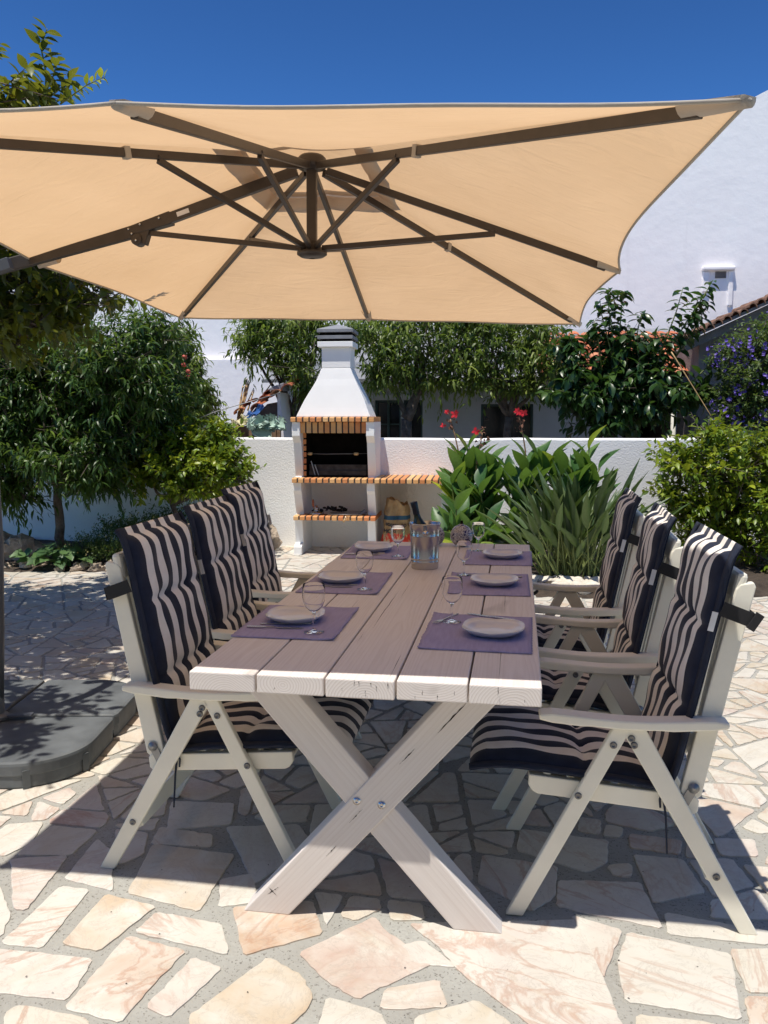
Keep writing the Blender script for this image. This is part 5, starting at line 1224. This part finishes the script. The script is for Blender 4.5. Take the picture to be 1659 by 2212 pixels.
# peach tree on the left, inside the garden
base = Vector((-4.35, 8.35, 0))
t = tree('peach_tree', 'dark green peach tree with a bare trunk in the left garden bed', 'tree', base, 'peach trees')
L_ = [lobe(110, 830, 8.4, 150, 150, .8), lobe(250, 800, 8.3, 110, 130, .7), lobe(60, 960, 8.2, 95, 90, .6), lobe(225, 975, 8.2, 85, 75, .6), lobe(330, 730, 8.6, 62, 62, .5), lobe(-40, 800, 8.3, 130, 180, .8), lobe(330, 850, 8.5, 70, 80, .6), lobe(120, 1000, 8.0, 60, 55, .5), lobe(30, 1060, 8.1, 45, 60, .4), lobe(-30, 1010, 8.1, 70, 90, .5), ((-4.7, 9.0, 1.85), (.8, .45, .75)), ((-3.8, 9.0, 1.75), (.7, .4, .6)), ((-5.5, 8.8, 1.9), (.8, .5, .9)), ((-4.3, 8.3, 1.35), (.9, .5, .35)), lobe(200, 1040, 8.2, 70, 45, .5)]
fk_ = at(125, 1060, 8.35); mb = trunk_limbs(t, base-Vector((0, 0, .05)), fk_, [l[0] for l in L_[:8]], .055, .012, 2)
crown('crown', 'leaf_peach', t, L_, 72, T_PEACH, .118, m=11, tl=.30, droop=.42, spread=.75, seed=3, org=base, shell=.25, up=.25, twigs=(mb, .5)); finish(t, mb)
# peach tree with red fruit beyond the wall at left
base = Vector((-4.0, 10.7, 0))
t = tree('peach_tree', 'peach tree with small red fruits against the white house wall at left', 'tree', base, 'peach trees')
L_ = [lobe(375, 810, 10.7, 60, 70, .6), lobe(385, 740, 10.7, 28, 36, .35), lobe(415, 810, 10.6, 32, 45, .4), lobe(420, 880, 10.6, 42, 45, .5), lobe(350, 900, 10.6, 60, 60, .5), lobe(310, 850, 10.6, 60, 70, .5), lobe(395, 770, 10.7, 30, 60, .4), lobe(440, 850, 10.6, 26, 50, .35)]
mb = trunk_limbs(t, base, at(370, 930, 10.7), [l[0] for l in L_], .05, .01, 4)
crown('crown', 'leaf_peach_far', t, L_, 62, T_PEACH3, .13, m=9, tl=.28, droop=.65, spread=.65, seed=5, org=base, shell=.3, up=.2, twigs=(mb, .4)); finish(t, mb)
r = random.Random(5)
for (px, py) in [(398, 770), (405, 800), (385, 812), (410, 815), (395, 822), (372, 880), (384, 884), (392, 876), (400, 790), (347, 886), (378, 870)]:
    p = at(px+r.uniform(-3, 3), py+r.uniform(-3, 3), 10.05); fb_ = MB(); fb_.lathe([(0, -.03), (.02, -.024), (.032, -.004), (.028, .018), (.012, .029), (0, .027)], p, 12); wb(fb_, 'fruit', 'fruit_red', t)

# lemon tree at the far left, closer, its top above the parasol
base = Vector((-4.35, 4.9, 0))
t = tree('lemon_tree', 'lemon tree with yellowing leaves behind the parasol pole, top shoots against the sky', 'tree', base)
L_ = [((-3.45, 4.9, 2.55), (.75, .9, .55)), ((-3.05, 5.6, 2.35), (.42, .5, .38)), ((-4.2, 4.6, 2.9), (.9, 1.1, .8)), ((-3.3, 4.1, 2.75), (.55, .6, .5)), ((-4.6, 5.7, 2.6), (.9, .8, .8)), ((-3.0, 4.8, 2.75), (.42, .5, .4)), ((-3.6, 5.7, 2.9), (.6, .6, .55)), ((-3.3, 5.1, 3.25), (.45, .5, .4)), ((-3.1, 6.0, 2.75), (.4, .4, .4)), ((-2.85, 3.9, 3.05), (.35, .4, .3)), ((-2.75, 5.2, 3.0), (.35, .5, .3)), ((-2.65, 4.5, 3.2), (.3, .4, .25)), lobe(150, 665, 5.6, 75, 60, .5), lobe(60, 690, 5.3, 90, 75, .5), lobe(-30, 740, 5.2, 80, 80, .5), lobe(215, 640, 5.9, 45, 40, .4), ((-2.50, 2.85, 2.62), (.34, .42, .26)), ((-3.2, 3.2, 2.8), (.5, .5, .4)), ((-3.0, 6.3, 3.0), (.4, .5, .35)), ((-3.7, 6.4, 2.9), (.5, .5, .4))]
mb = trunk_limbs(t, base, Vector((-4.2, 4.9, 1.4)), [l[0] for l in L_], .08, .012, 6)
crown('crown', 'leaf_lemon', t, L_, 30, T_OVAL, .10, m=10, tl=.28, droop=.3, spread=.75, seed=7, org=base, shell=.25, up=.15, twigs=(mb, .6)); finish(t, mb)
def sprig(t, mat, pts, nleaf, size, seed, tmpl, org, r0=.008, droop=.2, light=.5, spread=.8):
    """an upright shoot: stem through pts with leaves all along"""
    rng = np.random.default_rng(seed); pts = [Vector(p) for p in pts]; mb = MB(); mb.tube(pts, [r0*(1-.7*k/(len(pts)-1)) for k in range(len(pts))], 6)
    O = []; D = []; n = len(pts)-1
    for k in range(nleaf):
        f = (k+.5)/nleaf*n; i = min(n-1, int(f)); p = pts[i].lerp(pts[i+1], f-i); d = (pts[i+1]-pts[i]).normalized(); a = k*2.4+rng.normal(0, .3)
        q = d.orthogonal().normalized(); q2 = d.cross(q); rdir = q*math.cos(a)+q2*math.sin(a); O.append(p); D.append(d*.45+rdir*spread+Vector((0, 0, -droop)))
    O = np.array([tuple(v) for v in O])-np.array(org); D = np.array([tuple(v) for v in D])
    Nn = np.array([0, 0, 1.])+rng.normal(0, .25, D.shape)
    leaves_mesh('shoot_leaves', mat, t, tmpl, O, D, Nn, size*(1+rng.uniform(-.3, .25, len(O))), np.clip(rng.normal(light, .15, len(O)), 0, 1))
    wb(mb, 'shoot', 'stem_green', t)
Yl = 4.6
sprig(t, 'leaf_lemon', [at(98, 235, Yl), at(100, 160, Yl), at(88, 100, Yl), at(102, 62, Yl)], 26, .105, 1, T_OVAL, base, .008, .1, .45)
sprig(t, 'leaf_lemon', [at(60, 240, Yl), at(120, 200, Yl), at(160, 165, Yl+.1)], 24, .095, 2, T_OVAL, base, .007, .15, .5)
sprig(t, 'leaf_lemon', [at(70, 235, Yl), at(110, 180, Yl-.1), at(125, 130, Yl-.1)], 24, .10, 12, T_OVAL, base, .007, .1, .4)
sprig(t, 'leaf_citrus', [at(130, 225, Yl), at(185, 185, Yl), at(228, 165, Yl)], 22, .06, 3, T_OVAL, base, .005, .1, .9)
sprig(t, 'leaf_lemon', [at(-30, 240, Yl), at(40, 215, Yl), at(90, 205, Yl)], 26, .095, 4, T_OVAL, base, .009, .1, .4)
sprig(t, 'leaf_lemon', [at(-60, 200, Yl), at(-20, 130, Yl), at(0, 92, Yl)], 14, .08, 5, T_OVAL, base, .006, .1, .5)
sprig(t, 'leaf_lemon', [at(10, 245, Yl), at(25, 215, Yl), at(25, 200, Yl)], 16, .09, 15, T_OVAL, base, .006, .1, .5)
# orange bush left of the barbecue
base = Vector((-3.15, 8.75, 0))
t = tree('orange_bush', 'bushy yellow green orange tree just left of the barbecue', 'bush', base, 'orange bushes')
L_ = [lobe(395, 1010, 8.6, 105, 62, .6), lobe(480, 1005, 8.6, 52, 50, .45), lobe(305, 1030, 8.5, 60, 45, .4), lobe(380, 955, 8.7, 75, 45, .5), lobe(470, 945, 8.8, 42, 40, .4), lobe(520, 1030, 8.6, 28, 34, .3), lobe(330, 950, 8.8, 50, 50, .4), lobe(420, 1060, 8.4, 70, 28, .35)]
mb = trunk_limbs(t, base, at(372, 1090, 8.7), [l[0] for l in L_], .035, .008, 8)
crown('crown', 'leaf_citrus', t, L_, 85, T_OVAL, .092, m=9, tl=.20, droop=.15, spread=.7, seed=9, org=base, shell=.4, up=.35, twigs=(mb, .5)); finish(t, mb)
# peach trees beyond the wall, middle
for (nm, lab, bx, By, fork, lobes_, sd) in (
  ('a', 'peach tree behind the wall with its crown left of the barbecue chimney', (-2.35, 11.2), 0, (640, 930), [(600, 745, 80, 62), (560, 715, 50, 40), (655, 800, 55, 75), (540, 750, 34, 60), (570, 700, 50, 40), (690, 720, 50, 60), (640, 700, 70, 45), (680, 850, 40, 35), (600, 785, 40, 30)], 11),
  ('b', 'peach tree behind the wall with a knotty grey trunk right of the barbecue chimney', (-.88, 11.2), 0, (885, 880), [(830, 750, 70, 75), (900, 740, 90, 75), (985, 760, 75, 80), (815, 815, 45, 50), (870, 800, 60, 55), (780, 720, 45, 50), (930, 690, 120, 40), (960, 825, 60, 40)], 13),
  ('c', 'drooping peach tree behind the red canna flowers, hiding the low roof', (.55, 11.3), 0, (1100, 900), [(1060, 750, 80, 85), (1130, 780, 75, 75), (1040, 815, 55, 45), (1160, 740, 60, 55), (1100, 700, 110, 40), (1010, 700, 60, 40), (1115, 840, 60, 30), (1200, 800, 45, 50)], 17)):
    base = Vector((bx[0], bx[1], 0)); t = tree('peach_tree', lab, 'tree', base, 'peach trees')
    L_ = [lobe(a, b_, 11.2, c, d, .6) for a, b_, c, d in lobes_]
    fkp = at(*fork, 11.2); mb = MB(); rng = np.random.default_rng(sd)
    if nm == 'b':
        limb_tube(mb, at(880, 960, 11.2)-Vector((0, 0, 1.3)), at(878, 905, 11.2), .075, .075, rng, .03); limb_tube(mb, at(878, 905, 11.2), at(905, 840, 11.2), .085, .05, rng, .04); limb_tube(mb, at(905, 850, 11.2), at(915, 780, 11.2), .05, .03, rng, .04); limb_tube(mb, at(880, 905, 11.2), at(855, 850, 11.2), .045, .03, rng, .05)
        for l in L_: limb_tube(mb, at(905, 840, 11.2), l[0], .03, .01, rng, .06)
    else:
        limb_tube(mb, base, fkp, .06, .05, rng, .04)
        for l in L_: limb_tube(mb, fkp, l[0], .035, .01, rng, .06)
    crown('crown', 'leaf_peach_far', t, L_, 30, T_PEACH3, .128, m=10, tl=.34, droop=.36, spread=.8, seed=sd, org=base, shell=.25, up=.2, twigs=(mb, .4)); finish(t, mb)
# glossy-leaved tree with upright shoots
base = Vector((1.75, 10.4, 0))
t = tree('walnut_tree', 'tree with big dark glossy leaves and tall upright shoots behind the wall', 'tree', base)
Yg = 10.4
L_ = [lobe(1240, 840, Yg, 55, 60, .5), lobe(1310, 850, Yg, 70, 75, .6), lobe(1390, 830, Yg, 70, 60, .5), lobe(1330, 780, Yg, 45, 70, .4), lobe(1460, 850, Yg, 55, 30, .4), lobe(1385, 770, Yg, 25, 50, .3), lobe(1310, 915, Yg, 50, 28, .4), lobe(1230, 760, Yg, 30, 30, .3), lobe(1380, 890, Yg, 55, 35, .4)]
mb = trunk_limbs(t, base, at(1325, 930, Yg), [l[0] for l in L_], .05, .01, 21)
crown('crown', 'leaf_glossy', t, L_, 36, T_GLOSS, .165, m=8, tl=.34, droop=.55, spread=.75, seed=23, org=base, shell=.2, up=.3, twigs=(mb, .6)); finish(t, mb)
for k, pts in enumerate([[(1320, 850), (1325, 740), (1312, 640), (1318, 622)], [(1335, 820), (1338, 720), (1345, 640), (1350, 628)], [(1350, 840), (1370, 760), (1382, 690), (1388, 672)], [(1400, 830), (1440, 730), (1462, 670), (1476, 620)], [(1420, 800), (1480, 700), (1520, 640), (1540, 605)], [(1430, 810), (1490, 730), (1512, 690), (1530, 650)], [(1440, 870), (1490, 830), (1530, 790), (1540, 770)], [(1400, 900), (1450, 850), (1500, 830)], [(1180, 870), (1220, 830), (1260, 790)], [(1300, 800), (1290, 720), (1282, 690)], [(1400, 800), (1450, 740), (1500, 680)], [(1310, 760), (1318, 690), (1330, 640)], [(1330, 860), (1320, 760), (1300, 680), (1296, 650)], [(1360, 860), (1352, 760), (1350, 700)], [(1420, 850), (1470, 750), (1500, 670), (1510, 640)], [(1380, 860), (1420, 780), (1440, 720)], [(1200, 800), (1225, 745), (1235, 725)], [(1240, 800), (1262, 740), (1275, 715)], [(1440, 880), (1500, 850), (1545, 840)]]):
    sprig(t, 'leaf_glossy', [at(x, y, Yg-.2+.1*(k % 3)) for x, y in pts], 34, .165, 30+k, T_GLOSS, base, .012, .5, .45, .75)
# purple flowering shrub
def flowers(t, org, lobes_, n, seed, size=.035, mat='petal_violet', name='blossom', parts=5):
    rng = np.random.default_rng(seed); b = MB()
    for k in range(n):
        c, r_ = lobes_[rng.integers(len(lobes_))]; d = rng.normal(0, 1, 3); d[1] = -abs(d[1]); d /= np.linalg.norm(d); p = Vector(np.array(c)+d*np.array(r_)*rng.uniform(.95, 1.12))
        m_ = rng.integers(1, 4)
        for j in range(m_):
            q = p+Vector(rng.normal(0, .035, 3)); nn = Vector(d+rng.normal(0, .4, 3)).normalized(); a = nn.orthogonal().normalized(); bb = nn.cross(a); s_ = size*rng.uniform(.7, 1.15); vs = [q-nn*.004]
            for e in range(parts*2):
                rr = s_ if e % 2 == 0 else s_*.72; an = PI*e/parts; vs.append(q+(a*math.cos(an)+bb*math.sin(an))*rr+nn*(.006 if e % 2 else .012))
            b.add(vs, [(0, 1+e, 1+(e+1) % (parts*2)) for e in range(parts*2)])
    return wb(b, name, mat, t, fix=False)
base = Vector((3.3, 9.9, 0))
t = tree('flowering_shrub', 'tall shrub covered in violet flowers at the right edge behind the wall', 'shrub', base)
L_ = [lobe(1625, 800, 9.9, 75, 75, .6), lobe(1600, 870, 9.9, 62, 60, .5), lobe(1660, 740, 9.9, 60, 55, .5), lobe(1660, 880, 9.9, 80, 90, .6), lobe(1720, 800, 9.9, 90, 110, .7), lobe(1575, 770, 9.9, 32, 26, .3), lobe(1570, 900, 9.9, 30, 30, .3), lobe(1600, 950, 9.8, 50, 40, .4)]
mb = trunk_limbs(t, base, Vector((3.2, 9.9, .8)), [l[0] for l in L_], .04, .008, 31)
crown('crown', 'leaf_small', t, L_, 100, T_OVAL, .06, m=9, tl=.2, droop=.1, spread=.7, seed=33, org=base, shell=.35, up=.35, twigs=(mb, .3)); finish(t, mb)
flowers(t, base, L_, 230, 3, .024)
# orange bush on the right
base = Vector((2.75, 8.55, 0))
t = tree('orange_bush', 'dense sunlit orange bush at the right edge in front of the garden wall', 'bush', base, 'orange bushes')
Yc = 8.5
L_ = [lobe(1560, 1010, Yc, 100, 75, .6), lobe(1470, 1010, Yc, 62, 52, .4), lobe(1620, 1080, Yc, 90, 90, .6), lobe(1480, 1110, Yc, 62, 50, .4), lobe(1560, 1100, Yc, 80, 60, .5), lobe(1645, 985, Yc, 60, 50, .5), lobe(1530, 945, Yc, 40, 32, .3), lobe(1650, 1190, Yc-.3, 45, 80, .4), lobe(1500, 1180, Yc, 50, 32, .35), lobe(1580, 1160, Yc, 40, 35, .35), lobe(1730, 1060, Yc, 100, 130, .6), lobe(1440, 1075, Yc, 35, 30, .3)]
mb = trunk_limbs(t, base, Vector((2.6, 8.5, .35)), [l[0] for l in L_], .04, .008, 41)
crown('crown', 'leaf_citrus', t, L_, 58, T_OVAL, .09, m=9, tl=.24, droop=.15, spread=.7, seed=43, org=base, shell=.3, up=.35, twigs=(mb, .5)); finish(t, mb)
# ---------------------------------------------------------------- cannas
def blade(O, D, N_, S, R): BL.append((O, D, N_, S, R))
def canna(label, base, stems, seed, flower=None):
    t = tree('canna_plant', label, 'plant', base, 'canna lilies'); rng = np.random.default_rng(seed); mb = MB(); O = []; D = []; S = []; Nn = []; R_ = []
    for (tx, ty, tY) in stems:
        tip = at(tx, ty, tY); b0 = Vector(base)+Vector((rng.normal(0, .08), rng.normal(0, .08), 0)); n = 7; pts = [b0.lerp(tip, k/n)+Vector((math.sin(k)*.012, 0, 0)) for k in range(n+1)]
        mb.tube(pts, [.012*(1-.5*k/n) for k in range(n+1)], 7)
        H = (tip-b0).length; m_ = int(H/.075)
        for k in range(m_):
            f = (k+.6)/m_; p = b0.lerp(tip, f); a = k*2.6+rng.uniform(0, 1.2); out = Vector((math.cos(a), math.sin(a)*.8, 0)); d = out*(.42+.30*rng.random())+Vector((0, 0, 1))
            if f < .35: d = out*.9+Vector((0, 0, .6))
            O.append(p); D.append(d); Nn.append(-out+Vector((0, 0, .5))+Vector(rng.normal(0, .25, 3))); S.append(rng.uniform(.36, .50)*(1-.30*f)); R_.append(np.clip(rng.normal(.48, .18)+(.35 if rng.random() < .08 else 0), 0, 1))
    A = lambda L: np.array([tuple(v) for v in L])
    leaves_mesh('leaves', 'leaf_canna', t, T_CANNA, A(O)-np.array(base), A(D), A(Nn), np.array(S), np.array(R_)); wb(mb, 'stem', 'stem_green', t)
    if flower:
        for (x0, y0, x1, y1, fx, red) in flower:
            p, q = at(x0, y0, base[1]), at(x1, y1, base[1]); b = MB(); b.tube([p-Vector((0, 0, .5)), p, p.lerp(q, .5)+Vector((.006, 0, 0)), q], [.009, .008, .007, .005], 7); st_ = wb(b, 'flower_stalk', 'stem_brown', t)
            b = MB(); r = random.Random(int(x0))
            for k in range(26):
                c = q+Vector((r.gauss(0, .028), r.gauss(0, .02), r.uniform(-.13, .06))); s_ = r.uniform(.016, .03); u = Vector((r.gauss(0, 1), r.gauss(0, 1), r.gauss(0, 1))).normalized(); v = u.orthogonal().normalized()
                b.add([c-u*s_, c+v*s_*.5, c+u*s_, c-v*s_*.5+u.cross(v)*s_*.6], [(0, 1, 2, 3)])
            wb(b, 'withered_petals', 'petal_dry', st_, fix=False)
            for (dx, dy, s_) in red:
                b = MB(); c = at(x1+dx, y1+dy, base[1]-.03)
                for k in range(6):
                    a = k*PI/3+r.random(); u = Vector((math.cos(a), -.35, math.sin(a)*.9)).normalized(); v = u.cross(Vector((0, 1, 0))).normalized(); L = s_*r.uniform(.75, 1.1)
                    b.add([c, c+u*L*.5+v*L*.28+Vector((0, -.006, 0)), c+u*L+Vector((0, .012, 0)), c+u*L*.5-v*L*.28], [(0, 1, 2, 3)], smooth=True)
                wb(b, 'flower', 'petal_red', t, fix=False)
canna('canna lily left of the group, its red flower highest beside the brick counter', (-.10, 8.62, .04), [(990, 985, 8.6), (1012, 960, 8.65), (975, 1040, 8.5), (1005, 1060, 8.4), (990, 1020, 8.7)], 51, [(990, 975, 973, 905, 0, [(9, -10, .055), (-7, -16, .035), (-16, 14, .035)])])
canna('canna lily with a half withered red flower second from the left', (.12, 8.5, .04), [(1040, 990, 8.5), (1060, 1000, 8.6), (1035, 1050, 8.3), (1070, 1020, 8.5), (1020, 1000, 8.6)], 53, [(1030, 990, 1042, 935, 0, [(-14, -4, .055)])])
canna('canna lily with a coral red flower against the dark window', (.50, 8.55, .04), [(1135, 985, 8.55), (1095, 1015, 8.5), (1160, 985, 8.6), (1120, 1040, 8.4), (1145, 1030, 8.5), (1180, 1010, 8.6)], 55, [(1135, 975, 1122, 905, 0, [(-3, -16, .06), (10, -12, .045)])])
canna('canna lily without flowers, tallest leafy clump at the right of the group', (.98, 8.6, .04), [(1235, 1000, 8.6), (1272, 965, 8.65), (1215, 1020, 8.5), (1295, 1010, 8.6), (1190, 1000, 8.6), (1255, 1010, 8.5), (1320, 1050, 8.7), (1270, 1040, 8.6)], 57)
canna('low pale canna lily in front of the brick counter leg', (-.08, 8.15, .03), [(985, 1100, 8.1), (1000, 1130, 8.1), (1060, 1130, 8.1)], 59)
# strelitzia
base = (.95, 7.75, .04); t = tree('bird_of_paradise', 'grey green strappy bird of paradise clump behind the right chairs', 'plant', base)
rng = np.random.default_rng(71); O = []; D = []; S = []; Nn = []; R_ = []; mb = MB()
for k in range(165):
    a = rng.uniform(0, 2*PI); rr = rng.uniform(.02, .30); b0 = Vector(base)+Vector((math.cos(a)*rr*1.3, math.sin(a)*rr, 0)); lean = rng.uniform(.1, 1.0)*(.55+rr*2.6); a2 = a+rng.normal(0, .9)
    d = Vector((math.cos(a2)*lean, math.sin(a2)*lean*.7, 1)).normalized(); L = rng.uniform(.25, .62); e = b0+d*L; mb.tube([b0, b0.lerp(e, .5)+Vector((0, 0, .02)), e], [.008, .007, .005], 5, cap=False)
    out = Vector((math.cos(a2), math.sin(a2), 0)); O.append(e-d*.02); D.append(d+out*.12*rng.uniform(0, 2)); Nn.append(-out+Vector((0, 0, .35))+Vector(rng.normal(0, .35, 3))); S.append(rng.uniform(.36, .56)); R_.append(np.clip(rng.normal(.45, .18), 0, 1))
A = lambda L: np.array([tuple(v) for v in L])
leaves_mesh('leaves', 'leaf_strel', t, leaf_template(7, .155, .12, .7, shape=.62), A(O)-np.array(base), A(D), A(Nn), np.array(S), np.array(R_)); wb(mb, 'leaf_stalks', 'stem_green', t)
# the two long blades lying towards the right
base = (1.55, 8.1, .05); t = tree('bird_of_paradise', 'few long leaning blades showing between the two nearer right chairs', 'plant', base); O = []; D = []; S = []; mb = MB()
for (x0, y0, x1, y1) in ((1330, 1190, 1460, 1165), (1330, 1200, 1470, 1195), (1330, 1170, 1430, 1110), (1320, 1160, 1400, 1080), (1340, 1120, 1372, 985)):
    p, q = at(x0, y0, 8.1), at(x1, y1, 7.9); O.append(p); D.append(q-p); S.append((q-p).length); mb.tube([Vector(base), Vector(base).lerp(p, .6)+Vector((0, 0, .03)), p], [.009, .008, .006], 6)
leaves_mesh('leaves', 'leaf_strel', t, leaf_template(7, .15, .10, .75, shape=.62), A(O)-np.array(base), A(D), np.array([[0, -.4, 1.]]*len(O)), np.array(S), np.array([.5]*len(O))); wb(mb, 'leaf_stalks', 'stem_green', t)
# ---------------------------------------------------------------- low planting and stones
base = Vector((-3.78, 8.02, .03)); t = tree('daisy_bush', 'low bushy plant dotted with tiny pale flowers at the edge of the left bed', 'plant', base)
L_ = [((-3.95, 8.0, .14), (.28, .2, .13)), ((-3.62, 7.98, .15), (.30, .2, .14)), ((-3.75, 8.25, .2), (.40, .2, .17)), ((-3.35, 8.1, .18), (.25, .2, .15)), ((-3.5, 8.45, .3), (.35, .2, .16))]
crown('foliage', 'leaf_small', t, L_, 330, leaf_template(2, .3, .1, .3), .035, m=10, tl=.11, droop=.0, spread=.6, seed=81, org=base, shell=.3, up=.8); flowers(t, base, L_, 90, 8, .010, 'petal_cream', 'tiny_flower', 4)
base = Vector((-3.3, 9.1, .03)); t = tree('shade_bush', 'dark straggly bush in the shade against the left garden wall', 'plant', base)
crown('foliage', 'leaf_small', t, [((-3.3, 9.1, .28), (.5, .25, .25)), ((-3.9, 9.0, .2), (.4, .25, .18))], 120, T_TINY, .05, m=9, tl=.18, droop=0, spread=.6, seed=83, org=base, shell=.3, up=.8)
base = Vector((-4.15, 7.78, .03)); t = tree('squash_plant', 'broad leaved squash plant spilling over the paving edge at left', 'plant', base)
rng = np.random.default_rng(91); O = []; D = []; S = []; Nn = []
for k in range(34):
    a = rng.uniform(0, 6.28); rr = rng.uniform(.03, .26); O.append(base+Vector((math.cos(a)*rr*1.2, math.sin(a)*rr*.6, .05+.13*rng.random()))); D.append(Vector((math.cos(a), math.sin(a)-.5, rng.uniform(-.5, .4)))); Nn.append(Vector((0, -.3, 1))+Vector(rng.normal(0, .3, 3))); S.append(rng.uniform(.12, .19))
leaves_mesh('leaves', 'leaf_squash', t, leaf_template(5, .85, .2, .25, shape=.6), A(O)-np.array(tuple(base)), A(D), A(Nn), np.array(S), rng.random(len(O)))
def stone_mesh(name, mat, rx, ry, rz, seed, rough=.25):
    import mathutils
    b = MB(); n, m_ = 14, 9; vs = []
    for j in range(m_+1):
        ph = PI*j/m_
        for i in range(n):
            th = 2*PI*i/n; d = Vector((math.sin(ph)*math.cos(th), math.sin(ph)*math.sin(th), -math.cos(ph)))
            k = 1+rough*mathutils.noise.noise(d*1.7+Vector((seed*3.1, 0, 0)))*1.6+rough*.5*mathutils.noise.noise(d*4+Vector((0, seed*2.3, 0)))
            vs.append((d.x*rx*k, d.y*ry*k, d.z*rz*k))
    b.add(vs, [(j*n+i, j*n+(i+1) % n, (j+1)*n+(i+1) % n, (j+1)*n+i) for j in range(m_) for i in range(n)], smooth=rough < .3); return b.build(name, mat)
r = random.Random(14)
o = stone_mesh('boulder', 'rock', .36, .22, .22, 3, .5); o.location = (-4.75, 8.1, .10); tag(o, 'large rough grey boulder at the far left edge of the bed', 'rock')
for k, (x, y) in enumerate([(-4.6, 7.72), (-4.42, 7.75), (-4.05, 7.72), (-3.86, 7.74), (-3.70, 7.75), (-3.55, 7.77), (-3.40, 7.77), (-3.24, 7.78), (-3.08, 7.80), (-2.9, 7.83), (-2.72, 7.9), (-2.58, 8.05), (-2.5, 8.3), (-2.46, 8.55), (-4.3, 7.9), (-3.33, 7.9), (-3.6, 7.88)]):
    s_ = r.uniform(.05, .085); o = stone_mesh('edging_rock', 'rock', s_*1.3, s_*.9, s_*.8, k, .4); o.location = (x, y, s_*.35); o.rotation_euler = (0, 0, r.random()*6); tag(o, 'brown edging rock along the front of the left planting bed', 'rock', 'edging rocks along the left planting bed')
o = stone_mesh('boulder', 'rock', .13, .12, .17, 31, .35); o.location = (-2.30, 9.15, .13); tag(o, 'round tan boulder against the wall just left of the barbecue', 'rock')
protos = [stone_mesh('white_pebble', 'pebble', s_*1.2, s_, s_*.7, 50+k, .12) for k, s_ in enumerate((.055, .042, .065, .035))]
k = 0
for i in range(70):
    x = .45+r.random()*1.1; y = 7.03+r.random()*.45+(x-.5)*.06
    o = protos[i] if i < 4 else protos[i % 4].copy()
    if i >= 4: COL.objects.link(o)
    o.location = (x, y, .045+r.random()*.03); o.rotation_euler = (r.uniform(-.3, .3), r.uniform(-.3, .3), r.random()*6); tag(o, 'smooth white pebble at the foot of the bird of paradise clump', 'pebble', 'white pebbles edging the right bed')
b = MB(); r = random.Random(77)
for k in range(70):
    x, y = (r.uniform(-1.2, .9), r.uniform(1.9, 2.7)) if k < 45 else (r.uniform(-3, 2.5), r.uniform(2.6, 6.5)); s_ = r.uniform(.0015, .004); a = r.random()*6
    b.add([(x-s_*math.cos(a), y-s_*math.sin(a), .003), (x+s_*.5*math.sin(a), y-s_*.5*math.cos(a), .0045), (x+s_*1.2*math.cos(a), y+s_*1.2*math.sin(a), .003), (x-s_*.5*math.sin(a), y+s_*.5*math.cos(a), .005)], [(0, 1, 2, 3)])
tag(b.build('leaf_litter', 'charcoal', fix=False), 'scattered dark crumbs of leaf litter on the marble paving', 'litter', kind='stuff')
